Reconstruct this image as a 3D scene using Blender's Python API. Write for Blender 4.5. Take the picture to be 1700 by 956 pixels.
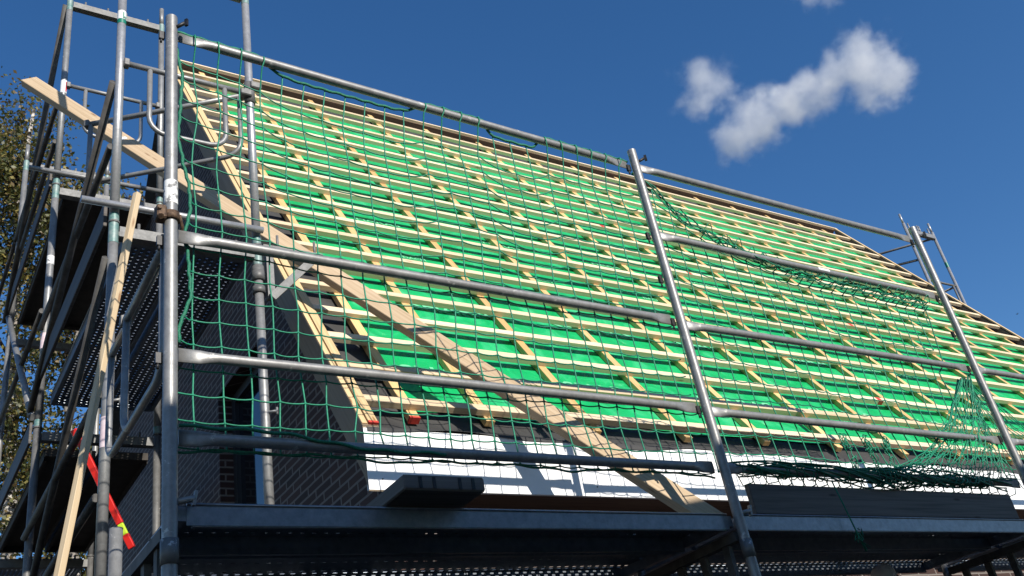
import bpy, bmesh, math, random
from mathutils import Vector, Matrix, noise as mnoise

for o in list(bpy.data.objects):
    bpy.data.objects.remove(o)
SC = bpy.context.scene
COL = SC.collection
random.seed(7)
R = math.radians
V = Vector

# ------------------------------------------------------------------ camera
CAM_POS = V((0, 0, 1.6))
AX_R = V((0.83764089, -0.51921531, -0.16962663))
AX_D = V((0.13724582, 0.50064604, -0.85470295))
AX_F = V((0.52869776, 0.69265359, 0.49062172))
cam = bpy.data.cameras.new("camera")
cam.sensor_width = 36
cam.lens = 36 * 1608.63 / 1700
cam.clip_start = 0.05
cam.clip_end = 3000
cob = bpy.data.objects.new("camera", cam)
COL.objects.link(cob)
mm = Matrix.Identity(4)
for i in range(3):
    mm[i][0], mm[i][1], mm[i][2], mm[i][3] = AX_R[i], -AX_D[i], -AX_F[i], CAM_POS[i]
cob.matrix_world = mm
SC.camera = cob

# ------------------------------------------------------------------ light
SUN = V((0.070, -1.0, 0.525)).normalized()
w = bpy.data.worlds.new("World")
SC.world = w
w.use_nodes = True
nt = w.node_tree
nt.nodes.clear()
sky = nt.nodes.new("ShaderNodeTexSky")
sky.sky_type = 'NISHITA'
sky.sun_disc = False
sky.sun_elevation = math.asin(SUN.z)
sky.sun_rotation = math.atan2(SUN.x, SUN.y)
sky.altitude = 100
sky.air_density = 1.0
sky.dust_density = 0.2
sky.ozone_density = 3.0
bg = nt.nodes.new("ShaderNodeBackground")
bg.inputs['Strength'].default_value = 0.107
wo = nt.nodes.new("ShaderNodeOutputWorld")
hs = nt.nodes.new('ShaderNodeHueSaturation')
hs.inputs['Saturation'].default_value = 1.25
hs.inputs['Hue'].default_value = 0.505
hs.inputs['Value'].default_value = 1.0
nt.links.new(sky.outputs[0], hs.inputs['Color'])
nt.links.new(hs.outputs[0], bg.inputs['Color'])
nt.links.new(bg.outputs[0], wo.inputs['Surface'])
sl = bpy.data.lights.new("sun", 'SUN')
sl.energy = 4.6
sl.angle = R(0.45)
sl.color = (1.0, 0.94, 0.85)
so = bpy.data.objects.new("sun", sl)
COL.objects.link(so)
so.rotation_euler = (-SUN).to_track_quat('-Z', 'Y').to_euler()
vs = SC.view_settings
vs.view_transform = 'Standard'
vs.look = 'None'
vs.exposure = 0.42
vs.gamma = 1.0
SC.cycles.volume_bounces = 6
SC.cycles.volume_step_rate = 0.35
SC.cycles.volume_max_steps = 512
SC.cycles.max_bounces = 8

# ------------------------------------------------------------------ materials
def newmat(name):
    m = bpy.data.materials.new(name)
    m.use_nodes = True
    t = m.node_tree
    b = t.nodes["Principled BSDF"]
    return m, t, b

def N(t, kind, **kw):
    n = t.nodes.new(kind)
    for k, v in kw.items():
        if k in n.inputs:
            n.inputs[k].default_value = v
        else:
            setattr(n, k, v)
    return n

def ramp(t, fac, stops):
    r = t.nodes.new("ShaderNodeValToRGB")
    e = r.color_ramp.elements
    while len(e) < len(stops):
        e.new(0.5)
    for el, (p, c) in zip(e, stops):
        el.position = p
        el.color = (*c, 1)
    t.links.new(fac, r.inputs['Fac'])
    return r.outputs['Color']

def bump(t, b, h, strength=0.3, dist=0.01):
    n = N(t, "ShaderNodeBump", Strength=strength, Distance=dist)
    t.links.new(h, n.inputs['Height'])
    t.links.new(n.outputs[0], b.inputs['Normal'])

def noisy(name, c0, c1, rough=0.6, metal=0.0, scale=20, detail=5, bmp=0.2, bd=0.003, p0=0.35, p1=0.65, spec=0.5):
    m, t, b = newmat(name)
    tc = N(t, "ShaderNodeTexCoord")
    n = N(t, "ShaderNodeTexNoise", Scale=scale, Detail=detail, Roughness=0.6)
    t.links.new(tc.outputs['Object'], n.inputs['Vector'])
    t.links.new(ramp(t, n.outputs['Fac'], [(p0, c0), (p1, c1)]), b.inputs['Base Color'])
    b.inputs['Roughness'].default_value = rough
    b.inputs['Metallic'].default_value = metal
    b.inputs['Specular IOR Level'].default_value = spec
    if bmp:
        bump(t, b, n.outputs['Fac'], bmp, bd)
    return m

def steel(name, c0, c1, rough, metal=0.75, chips=True):
    m, t, b = newmat(name)
    tc = N(t, "ShaderNodeTexCoord")
    n = N(t, "ShaderNodeTexNoise", Scale=22, Detail=9, Roughness=0.75)
    n2 = N(t, "ShaderNodeTexNoise", Scale=60, Detail=4)
    t.links.new(tc.outputs['Object'], n.inputs['Vector'])
    t.links.new(tc.outputs['Object'], n2.inputs['Vector'])
    col = ramp(t, n.outputs['Fac'], [(0.3, c0), (0.68, c1)])
    if chips:
        n3 = N(t, "ShaderNodeTexNoise", Scale=14, Detail=9, Roughness=0.75)
        t.links.new(tc.outputs['Object'], n3.inputs['Vector'])
        f = ramp(t, n3.outputs['Fac'], [(0.625, (0, 0, 0)), (0.66, (1, 1, 1))])
        mx = N(t, "ShaderNodeMix", data_type='RGBA')
        t.links.new(f, mx.inputs['Factor'])
        t.links.new(col, mx.inputs['A'])
        mx.inputs['B'].default_value = (0.46, 0.45, 0.43, 1)
        col = mx.outputs['Result']
    t.links.new(col, b.inputs['Base Color'])
    b.inputs['Metallic'].default_value = metal
    rr = N(t, "ShaderNodeMapRange")
    t.links.new(n2.outputs['Fac'], rr.inputs['Value'])
    rr.inputs['To Min'].default_value = rough - 0.1
    rr.inputs['To Max'].default_value = rough + 0.12
    t.links.new(rr.outputs[0], b.inputs['Roughness'])
    bump(t, b, n2.outputs['Fac'], 0.12, 0.002)
    return m

def wood(name, c0, c1, c2, rough=0.65, knots=True):
    m, t, b = newmat(name)
    uv = N(t, "ShaderNodeUVMap")
    mp = N(t, "ShaderNodeMapping")
    mp.inputs['Scale'].default_value = (1.6, 70, 1)
    t.links.new(uv.outputs[0], mp.inputs['Vector'])
    n = N(t, "ShaderNodeTexNoise", Scale=1.0, Detail=6, Roughness=0.55, Distortion=0.6)
    t.links.new(mp.outputs[0], n.inputs['Vector'])
    col = ramp(t, n.outputs['Fac'], [(0.30, c0), (0.5, c1), (0.72, c2)])
    mp3 = N(t, "ShaderNodeMapping")
    mp3.inputs['Scale'].default_value = (0.5, 3, 1)
    t.links.new(uv.outputs[0], mp3.inputs['Vector'])
    n3 = N(t, "ShaderNodeTexNoise", Scale=1.0, Detail=3)
    t.links.new(mp3.outputs[0], n3.inputs['Vector'])
    tone = ramp(t, n3.outputs['Fac'], [(0.3, (0.84, 0.81, 0.76)), (0.7, (1.05, 1.05, 1.05))])
    mt = N(t, "ShaderNodeMix", data_type='RGBA', blend_type='MULTIPLY')
    mt.inputs['Factor'].default_value = 1
    t.links.new(col, mt.inputs['A'])
    t.links.new(tone, mt.inputs['B'])
    oi = N(t, "ShaderNodeObjectInfo")
    tn = ramp(t, oi.outputs['Random'], [(0.0, (0.86, 0.82, 0.76)), (0.5, (1, 1, 1)), (1.0, (1.06, 1.05, 1.04))])
    mo = N(t, "ShaderNodeMix", data_type='RGBA', blend_type='MULTIPLY')
    mo.inputs['Factor'].default_value = 1
    t.links.new(mt.outputs['Result'], mo.inputs['A'])
    t.links.new(tn, mo.inputs['B'])
    col = mo.outputs['Result']
    if knots:
        mp2 = N(t, "ShaderNodeMapping")
        mp2.inputs['Scale'].default_value = (3.0, 14, 1)
        t.links.new(uv.outputs[0], mp2.inputs['Vector'])
        v = N(t, "ShaderNodeTexVoronoi", Scale=1.0)
        t.links.new(mp2.outputs[0], v.inputs['Vector'])
        f = ramp(t, v.outputs['Distance'], [(0.05, (1, 1, 1)), (0.13, (0, 0, 0))])
        mx = N(t, "ShaderNodeMix", data_type='RGBA')
        t.links.new(f, mx.inputs['Factor'])
        t.links.new(col, mx.inputs['A'])
        mx.inputs['B'].default_value = (c0[0] * .55, c0[1] * .42, c0[2] * .35, 1)
        col = mx.outputs['Result']
    t.links.new(col, b.inputs['Base Color'])
    b.inputs['Roughness'].default_value = rough
    b.inputs['Specular IOR Level'].default_value = 0.3
    bump(t, b, n.outputs['Fac'], 0.15, 0.002)
    return m

def flat(name, c, rough=0.5, metal=0.0, spec=0.5):
    m, t, b = newmat(name)
    b.inputs['Base Color'].default_value = (*c, 1)
    b.inputs['Roughness'].default_value = rough
    b.inputs['Metallic'].default_value = metal
    b.inputs['Specular IOR Level'].default_value = spec
    return m

def brick(name, c0, c1, mortar, bw, rh, ms):
    m, t, b = newmat(name)
    tc = N(t, "ShaderNodeTexCoord")
    sx = N(t, "ShaderNodeSeparateXYZ")
    t.links.new(tc.outputs['Object'], sx.inputs[0])
    ad = N(t, "ShaderNodeMath", operation='ADD')
    t.links.new(sx.outputs[0], ad.inputs[0])
    t.links.new(sx.outputs[1], ad.inputs[1])
    cx = N(t, "ShaderNodeCombineXYZ")
    t.links.new(ad.outputs[0], cx.inputs[0])
    t.links.new(sx.outputs[2], cx.inputs[1])
    nz = N(t, "ShaderNodeTexNoise", Scale=7, Detail=4)
    t.links.new(tc.outputs['Object'], nz.inputs['Vector'])
    wob = N(t, "ShaderNodeVectorMath", operation='SCALE')
    wob.inputs['Scale'].default_value = 0.007
    t.links.new(nz.outputs['Color'], wob.inputs[0])
    av = N(t, "ShaderNodeVectorMath", operation='ADD')
    t.links.new(cx.outputs[0], av.inputs[0])
    t.links.new(wob.outputs[0], av.inputs[1])
    br = N(t, "ShaderNodeTexBrick")
    t.links.new(av.outputs[0], br.inputs['Vector'])
    br.inputs['Scale'].default_value = 1
    br.inputs['Brick Width'].default_value = bw
    br.inputs['Row Height'].default_value = rh
    br.inputs['Mortar Size'].default_value = ms
    br.inputs['Mortar Smooth'].default_value = 0.2
    br.inputs['Bias'].default_value = 0
    br.inputs['Color1'].default_value = (*c0, 1)
    br.inputs['Color2'].default_value = (*c1, 1)
    br.inputs['Mortar'].default_value = (*mortar, 1)
    t.links.new(br.outputs['Color'], b.inputs['Base Color'])
    b.inputs['Roughness'].default_value = 0.8
    iv = N(t, "ShaderNodeMath", operation='SUBTRACT')
    iv.inputs[0].default_value = 1
    t.links.new(br.outputs['Fac'], iv.inputs[1])
    bump(t, b, iv.outputs[0], 0.6, 0.006)
    return m

M = {}
M['galv'] = steel('galvanised_steel', (0.17, 0.17, 0.168), (0.29, 0.29, 0.286), 0.45, 0.35)
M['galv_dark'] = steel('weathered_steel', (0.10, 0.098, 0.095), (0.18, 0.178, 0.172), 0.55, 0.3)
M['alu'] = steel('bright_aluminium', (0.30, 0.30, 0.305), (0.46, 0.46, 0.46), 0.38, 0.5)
M['deck'] = steel('deck_steel', (0.15, 0.17, 0.20), (0.26, 0.29, 0.33), 0.42, 0.75, False)
M['galv_mid'] = steel('dull_galvanised', (0.12, 0.12, 0.118), (0.20, 0.20, 0.195), 0.6, 0.25, False)
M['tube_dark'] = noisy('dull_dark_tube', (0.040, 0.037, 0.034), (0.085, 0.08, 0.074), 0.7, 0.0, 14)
M['teal'] = noisy('teal_paint', (0.07, 0.19, 0.175), (0.24, 0.30, 0.285), 0.5, 0.1, 26)
M['rust'] = noisy('rusty_clamp', (0.05, 0.03, 0.02), (0.16, 0.10, 0.06), 0.7, 0.4, 60, bmp=0.5)
M['black_iron'] = noisy('black_iron', (0.012, 0.013, 0.015), (0.03, 0.03, 0.032), 0.5, 0.3, 40)
M['white_paint'] = noisy('flaking_white_paint', (0.22, 0.22, 0.22), (0.78, 0.78, 0.76), 0.6, 0, 45, 6, 0.3, 0.002, 0.40, 0.47)
M['white_sticker'] = flat('white_sticker', (0.75, 0.75, 0.74), 0.4)
M['pink_sticker'] = noisy('faded_pink_sticker', (0.55, 0.42, 0.46), (0.66, 0.56, 0.58), 0.6, 0, 40)
M['red_sticker'] = flat('red_sticker', (0.6, 0.03, 0.05), 0.4)
M['green_sticker'] = flat('green_sticker', (0.01, 0.17, 0.11), 0.4)
M['batten'] = wood('pale_spruce', (0.62, 0.48, 0.31), (0.73, 0.60, 0.42), (0.77, 0.66, 0.49))
M['counter'] = wood('honey_spruce', (0.58, 0.37, 0.15), (0.68, 0.46, 0.21), (0.74, 0.54, 0.28))
M['verge'] = wood('verge_spruce', (0.52, 0.37, 0.19), (0.62, 0.46, 0.25), (0.68, 0.53, 0.31))
M['plank'] = wood('greyed_plank', (0.40, 0.30, 0.19), (0.49, 0.375, 0.25), (0.56, 0.45, 0.32))
M['ply'] = wood('raw_board', (0.22, 0.17, 0.115), (0.27, 0.21, 0.145), (0.31, 0.245, 0.175))
M['soffit'] = wood('brown_soffit', (0.09, 0.055, 0.04), (0.13, 0.082, 0.06), (0.17, 0.11, 0.08))
M['toeboard'] = wood('old_toe_board', (0.07, 0.065, 0.06), (0.11, 0.10, 0.095), (0.15, 0.14, 0.13))
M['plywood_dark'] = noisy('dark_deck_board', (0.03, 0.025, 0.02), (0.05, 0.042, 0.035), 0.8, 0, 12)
M['red_end'] = noisy('red_end_paint', (0.42, 0.03, 0.02), (0.60, 0.05, 0.03), 0.6, 0, 60)
M['fascia'] = noisy('white_board', (0.70, 0.69, 0.67), (0.86, 0.86, 0.85), 0.45, 0, 2.2, 9, 0.05, 0.002, 0.30, 0.44)
M['brick'] = brick('dark_brick', (0.026, 0.010, 0.008), (0.055, 0.022, 0.016), (0.17, 0.145, 0.13), 0.2125, 0.0525, 0.0072)
M['net'] = noisy('green_net_rope', (0.004, 0.17, 0.09), (0.010, 0.27, 0.15), 0.55, 0, 90, 3, 0.4, 0.002)
M['rope'] = noisy('green_border_rope', (0.003, 0.10, 0.055), (0.010, 0.21, 0.115), 0.65, 0, 160, 3, 0.8, 0.004)
M['print'] = flat('pale_print', (0.16, 0.58, 0.31), 0.5)
M['red_level'] = flat('red_lacquer', (0.62, 0.02, 0.015), 0.3)
M['vial'] = flat('yellow_green_vial', (0.55, 0.75, 0.05), 0.15)
M['glass'] = flat('dark_glass', (0.01, 0.012, 0.016), 0.05)
M['upvc'] = flat('grey_white_frame', (0.55, 0.57, 0.60), 0.4)
M['dark_frame'] = flat('dark_frame', (0.03, 0.032, 0.036), 0.5)
M['bird'] = flat('dark_feathers', (0.012, 0.012, 0.018), 0.7)

m, t, b = newmat('dark_felt')
tc = N(t, "ShaderNodeTexCoord")
n1 = N(t, "ShaderNodeTexNoise", Scale=5, Detail=5, Distortion=0.8)
n2 = N(t, "ShaderNodeTexNoise", Scale=160, Detail=2)
t.links.new(tc.outputs['Object'], n1.inputs['Vector'])
t.links.new(tc.outputs['Object'], n2.inputs['Vector'])
t.links.new(ramp(t, n1.outputs['Fac'], [(0.3, (0.030, 0.029, 0.028)), (0.7, (0.052, 0.050, 0.048))]), b.inputs['Base Color'])
b.inputs['Roughness'].default_value = 0.75
ad = N(t, "ShaderNodeMath", operation='MULTIPLY_ADD')
t.links.new(n2.outputs['Fac'], ad.inputs[0])
ad.inputs[1].default_value = 0.05
t.links.new(n1.outputs['Fac'], ad.inputs[2])
bump(t, b, ad.outputs[0], 0.5, 0.03)
M['felt'] = m

m, t, b = newmat('green_membrane')
tc = N(t, "ShaderNodeTexCoord")
n1 = N(t, "ShaderNodeTexNoise", Scale=4, Detail=6, Distortion=1.2)
t.links.new(tc.outputs['Object'], n1.inputs['Vector'])
t.links.new(ramp(t, n1.outputs['Fac'], [(0.3, (0.005, 0.33, 0.095)), (0.52, (0.008, 0.40, 0.125)), (0.72, (0.06, 0.50, 0.22))]), b.inputs['Base Color'])
b.inputs['Roughness'].default_value = 0.30
bump(t, b, n1.outputs['Fac'], 1.0, 0.05)
M['membrane'] = m

m, t, b = newmat('birch_bark')
tc = N(t, "ShaderNodeTexCoord")
mp = N(t, "ShaderNodeMapping")
mp.inputs['Scale'].default_value = (3, 3, 9)
t.links.new(tc.outputs['Object'], mp.inputs['Vector'])
n1 = N(t, "ShaderNodeTexNoise", Scale=1.5, Detail=6)
t.links.new(mp.outputs[0], n1.inputs['Vector'])
t.links.new(ramp(t, n1.outputs['Fac'], [(0.40, (0.03, 0.025, 0.02)), (0.50, (0.30, 0.27, 0.24)), (0.62, (0.52, 0.49, 0.45))]), b.inputs['Base Color'])
b.inputs['Roughness'].default_value = 0.8
M['bark'] = m
M['twig'] = noisy('dark_twig', (0.02, 0.014, 0.010), (0.05, 0.035, 0.025), 0.8, 0, 20)

def leafmat(name, c):
    m, t, b = newmat(name)
    b.inputs['Base Color'].default_value = (*c, 1)
    b.inputs['Roughness'].default_value = 0.5
    tr = N(t, "ShaderNodeBsdfTranslucent")
    tr.inputs['Color'].default_value = (c[0] * 1.6, c[1] * 1.5, c[2], 1)
    mx = N(t, "ShaderNodeMixShader")
    mx.inputs[0].default_value = 0.3
    out = t.nodes["Material Output"]
    t.links.new(b.outputs[0], mx.inputs[1])
    t.links.new(tr.outputs[0], mx.inputs[2])
    t.links.new(mx.outputs[0], out.inputs['Surface'])
    return m
LEAF = [leafmat('olive_leaf', (0.10, 0.105, 0.030)), leafmat('brown_leaf', (0.15, 0.105, 0.040)),
        leafmat('yellow_leaf', (0.30, 0.25, 0.075)), leafmat('dark_leaf', (0.045, 0.055, 0.018))]

# ------------------------------------------------------------------ mesh helpers
class MB:
    def __init__(s):
        s.v, s.f, s.sm, s.mi, s.uv = [], [], [], [], []
        s.m = 0
    def face(s, idx, smooth=False, uv=None):
        s.f.append(tuple(idx)); s.sm.append(smooth); s.mi.append(s.m)
        s.uv.append(uv or [(0, 0)] * len(idx))
    def tube(s, pts, r, n=10, cap=True, closed=False, up=None):
        pts = [V(p) for p in pts]
        k = len(pts)
        rr = r if isinstance(r, (list, tuple)) else [r] * k
        base = len(s.v)
        ref = None
        for i, p in enumerate(pts):
            if closed:
                d = pts[(i + 1) % k] - pts[i - 1]
            else:
                d = pts[min(i + 1, k - 1)] - pts[max(i - 1, 0)]
            if d.length < 1e-9: d = V((0, 0, 1))
            d.normalize()
            if ref is None:
                ref = V(up) if up is not None else (V((0, 0, 1)) if abs(d.z) < 0.9 else V((0, 1, 0)))
            a = ref - d * ref.dot(d)
            if a.length < 1e-6: a = d.orthogonal()
            a.normalize(); bb = d.cross(a); ref = a
            ra, rb = rr[i] if isinstance(rr[i], (tuple, list)) else (rr[i], rr[i])
            for j in range(n):
                th = 2 * math.pi * j / n
                s.v.append(p + a * (ra * math.cos(th)) + bb * (rb * math.sin(th)))
        rng = k if closed else k - 1
        for i in range(rng):
            i2 = (i + 1) % k
            for j in range(n):
                j2 = (j + 1) % n
                s.face((base + i * n + j, base + i * n + j2, base + i2 * n + j2, base + i2 * n + j), True)
        if cap and not closed:
            s.face([base + j for j in range(n)][::-1])
            s.face([base + (k - 1) * n + j for j in range(n)])
    def box(s, c, ax, ay, az, L, W, H, bev=0.0):
        """box centred at c, axes ax (length, grain), ay, az; UV along ax"""
        c, ax, ay, az = V(c), V(ax).normalized(), V(ay).normalized(), V(az).normalized()
        b0 = len(s.v)
        hl, hw, hh = L / 2, W / 2, H / 2
        if bev <= 0:
            for sx in (-1, 1):
                for sy in (-1, 1):
                    for sz in (-1, 1):
                        s.v.append(c + ax * hl * sx + ay * hw * sy + az * hh * sz)
            ou, ov = random.random() * 50, random.random() * 50
            def q(a, bb, cc, d, lu, lv):
                s.face((b0 + a, b0 + bb, b0 + cc, b0 + d), False, [(ou, ov), (ou + lu, ov), (ou + lu, ov + lv), (ou, ov + lv)])
            q(0, 4, 5, 1, L, H); q(6, 2, 3, 7, L, H)
            q(2, 6, 4, 0, L, W); q(1, 5, 7, 3, L, W)
            q(0, 1, 3, 2, H * .2, W); q(4, 6, 7, 5, W * .2, H)
        else:
            prof = []
            e = bev
            for (y, z) in ((hw, hh - e), (hw - e, hh), (-hw + e, hh), (-hw, hh - e), (-hw, -hh + e), (-hw + e, -hh), (hw - e, -hh), (hw, -hh + e)):
                prof.append((y, z))
            st = [(-hl, 1 - e / max(hw, e)), (-hl + e, 1), (hl - e, 1), (hl, 1 - e / max(hw, e))]
            ou, ov = random.random() * 50, random.random() * 50
            for (x, k) in st:
                for (y, z) in prof:
                    kk = 1 if k == 1 else 0
                    yy = y if kk else y - math.copysign(min(e * .7, abs(y)), y)
                    zz = z if kk else z - math.copysign(min(e * .7, abs(z)), z)
                    s.v.append(c + ax * x + ay * yy + az * zz)
            per = [0]
            for i in range(8):
                y0, z0 = prof[i]; y1, z1 = prof[(i + 1) % 8]
                per.append(per[-1] + math.hypot(y1 - y0, z1 - z0))
            for i in range(3):
                for j in range(8):
                    j2 = (j + 1) % 8
                    u0, u1 = ou + st[i][0], ou + st[i + 1][0]
                    s.face((b0 + i * 8 + j, b0 + i * 8 + j2, b0 + (i + 1) * 8 + j2, b0 + (i + 1) * 8 + j), False,
                           [(u0, ov + per[j]), (u0, ov + per[j + 1]), (u1, ov + per[j + 1]), (u1, ov + per[j])])
            s.face([b0 + j for j in range(8)][::-1], False, [(ou + p[0] * .2, ov + p[1]) for p in prof][::-1])
            s.face([b0 + 24 + j for j in range(8)], False, [(ou + p[0] * .2, ov + p[1]) for p in prof])
    def beam(s, p0, p1, W, H, up, bev=0.0):
        """beam from p0 to p1; H measured along up, W across"""
        p0, p1 = V(p0), V(p1)
        ax = (p1 - p0).normalized()
        az = V(up) - ax * V(up).dot(ax); az.normalize()
        ay = az.cross(ax)
        s.box((p0 + p1) / 2, ax, ay, az, (p1 - p0).length, W, H, bev)
    def abox(s, x0, x1, y0, y1, z0, z1, bev=0.0):
        s.box(((x0 + x1) / 2, (y0 + y1) / 2, (z0 + z1) / 2), (1, 0, 0), (0, 1, 0), (0, 0, 1), x1 - x0, y1 - y0, z1 - z0, bev)
    def quad(s, a, b, c, d, uv=None):
        i = len(s.v)
        s.v += [V(a), V(b), V(c), V(d)]
        s.face((i, i + 1, i + 2, i + 3), False, uv)
    def prism(s, poly, d):
        """extruded polygon (3D points) by vector d"""
        d = V(d); k = len(poly); b0 = len(s.v)
        s.v += [V(p) for p in poly] + [V(p) + d for p in poly]
        ps = [V(p) for p in poly]
        u = (ps[1] - ps[0]).normalized(); nn = d.normalized(); vv = nn.cross(u)
        uvp = [((p - ps[0]).dot(u), (p - ps[0]).dot(vv)) for p in ps]
        s.face([b0 + i for i in range(k)][::-1], False, uvp[::-1])
        s.face([b0 + k + i for i in range(k)], False, uvp)
        for i in range(k):
            j = (i + 1) % k
            L = (ps[j] - ps[i]).length
            s.face((b0 + i, b0 + j, b0 + k + j, b0 + k + i), False, [(0, 0), (L, 0), (L, d.length), (0, d.length)])
    def ball(s, c, r, nu=8, nv=5):
        c = V(c); b0 = len(s.v)
        r = r if isinstance(r, (tuple, list)) else (r, r, r)
        s.v.append(c + V((0, 0, r[2])))
        for i in range(1, nv):
            ph = math.pi * i / nv
            for j in range(nu):
                th = 2 * math.pi * j / nu
                s.v.append(c + V((r[0] * math.sin(ph) * math.cos(th), r[1] * math.sin(ph) * math.sin(th), r[2] * math.cos(ph))))
        s.v.append(c - V((0, 0, r[2])))
        last = len(s.v) - 1
        for j in range(nu):
            s.face((b0, b0 + 1 + j, b0 + 1 + (j + 1) % nu), True)
            for i in range(nv - 2):
                a = b0 + 1 + i * nu
                s.face((a + j, a + nu + j, a + nu + (j + 1) % nu, a + (j + 1) % nu), True)
            a = b0 + 1 + (nv - 2) * nu
            s.face((a + j, last, a + (j + 1) % nu), True)
    def mesh(s, name, mats, origin=(0, 0, 0)):
        me = bpy.data.meshes.new(name)
        o = V(origin)
        me.from_pydata([tuple(v - o) for v in s.v], [], s.f)
        me.polygons.foreach_set('use_smooth', s.sm)
        for mm_ in (mats if isinstance(mats, (list, tuple)) else [mats]):
            me.materials.append(mm_)
        me.polygons.foreach_set('material_index', s.mi)
        ul = me.uv_layers.new(name="UVMap")
        flatuv = [c for f in s.uv for p in f for c in p]
        ul.data.foreach_set('uv', flatuv)
        me.validate(); me.update()
        return me
    def build(s, name, mats, parent=None, origin=None):
        if origin is None:
            origin = parent_loc(parent) if parent else (0, 0, 0)
        ob = bpy.data.objects.new(name, s.mesh(name, mats, origin))
        COL.objects.link(ob)
        if parent:
            ob.parent = parent
            ob.location = V(origin) - parent_loc(parent)
        else:
            ob.location = origin
        return ob

def parent_loc(p):
    l = V((0, 0, 0))
    while p:
        l = l + V(p.location); p = p.parent
    return l

def tag(o, label=None, cat=None, group=None, kind=None):
    if label: o['label'] = label
    if cat: o['category'] = cat
    if group: o['group'] = group
    if kind: o['kind'] = kind
    return o

def thing(name, label, cat, loc, group=None):
    o = bpy.data.objects.new(name, None)
    o.empty_display_size = 0.1
    COL.objects.link(o)
    o.location = loc
    return tag(o, label, cat, group)

# ------------------------------------------------------------------ setting: ground
g = MB()
g.quad((-400, -400, 0), (600, -400, 0), (600, 600, 0), (-400, 600, 0))
tag(g.build('ground', noisy('trodden_soil', (0.045, 0.038, 0.030), (0.085, 0.072, 0.055), 0.9, 0, 1.5, 8, 0.6, 0.03)), kind='structure')

# ------------------------------------------------------------------ the house
AL = math.atan(1.562)
D = V((0, math.cos(AL), math.sin(AL)))
NR = V((0, -math.sin(AL), math.cos(AL)))
E0 = V((0, 4.008, 3.486))
def RP(x, s, o=0.0):
    return V((x, 0, 0)) + E0 + D * s + NR * o
XL, XR = 1.985, 12.62
S_R = 6.83
house = thing('brick_house', 'dark brick house with a steep battened roof over green underlay and white eaves board', 'house', (2.08, 4.42, 0))
YW = 4.42; GX = 2.08; GR = 12.53
yr = RP(0, S_R).y; zr = RP(0, S_R).z
YB = 2 * yr - YW
def roofz(y):
    yy = y if y <= yr else 2 * yr - y
    return E0.z + 1.562 * (yy - E0.y) - 0.14
# walls
for nm, gx in (('gable_wall', GX), ('far_gable_wall', GR)):
    wm = MB()
    if nm == 'gable_wall':
        y0, y1, z0, z1 = 5.50, 6.50, 2.9, 4.80
        ys = [4.0, y0, y1, yr, YB]
        for a, b_ in zip(ys[:-1], ys[1:]):
            if a == y0:
                wm.quad((gx, a, 0), (gx, a, z0), (gx, b_, z0), (gx, b_, 0))
                wm.quad((gx, a, z1), (gx, a, roofz(a)), (gx, b_, roofz(b_)), (gx, b_, z1))
            else:
                wm.quad((gx, a, 0), (gx, a, roofz(a)), (gx, b_, roofz(b_)), (gx, b_, 0))
        wm.quad((gx, 4.0, 0), (gx + .24, 4.0, 0), (gx + .24, 4.0, 3.4), (gx, 4.0, 3.4))
        wm.quad((gx + .24, 4.0, 0), (gx + .24, YW, 0), (gx + .24, YW, 3.4), (gx + .24, 4.0, 3.4))
        dp = 0.16
        wm.quad((gx, y0, z0), (gx + dp, y0, z0), (gx + dp, y0, z1), (gx, y0, z1))
        wm.quad((gx, y1, z0), (gx, y1, z1), (gx + dp, y1, z1), (gx + dp, y1, z0))
        wm.quad((gx, y0, z1), (gx + dp, y0, z1), (gx + dp, y1, z1), (gx, y1, z1))
        wm.quad((gx, y0, z0), (gx, y1, z0), (gx + dp, y1, z0), (gx + dp, y0, z0))
    else:
        wm.v += [V((gx, YW, 0)), V((gx, YW, roofz(YW))), V((gx, yr, roofz(yr))), V((gx, YB, roofz(YB))), V((gx, YB, 0))]
        wm.face((0, 1, 2, 3, 4))
    wm.build(nm, M['brick'], house)
wm = MB(); wm.quad((GX, YW, 0), (GR, YW, 0), (GR, YW, 3.25), (GX, YW, 3.25)); wm.build('front_wall', M['brick'], house)
wm = MB(); wm.quad((GX, YB, 0), (GR, YB, 0), (GR, YB, 3.25), (GX, YB, 3.25)); wm.build('rear_wall', M['brick'], house)
# gable window
fx = GX + 0.10
wf = MB()
wf.abox(fx, fx + .05, 5.50, 5.57, 2.9, 4.80); wf.abox(fx, fx + .05, 6.43, 6.50, 2.9, 4.80)
wf.abox(fx, fx + .05, 5.57, 6.43, 4.73, 4.80); wf.abox(fx, fx + .05, 5.57, 6.43, 2.9, 2.97)
wn = wf.build('window', M['dark_frame'], house)
p = MB(); p.abox(fx + .03, fx + .045, 5.57, 6.43, 2.97, 4.73); p.build('pane', M['glass'], wn)
p = MB(); p.abox(fx - .03, fx + .02, 5.72, 5.83, 2.93, 4.70); p.abox(fx - .03, fx + .0, 5.60, 5.66, 2.93, 4.70); p.build('casement', M['upvc'], wn)
p = MB(); p.tube([(GX - .03, 5.62, 3.25), (GX - .03, 5.75, 3.45), (GX - .03, 6.45, 3.62)], .014, 8); p.build('safety_bar', M['black_iron'], wn)

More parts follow.
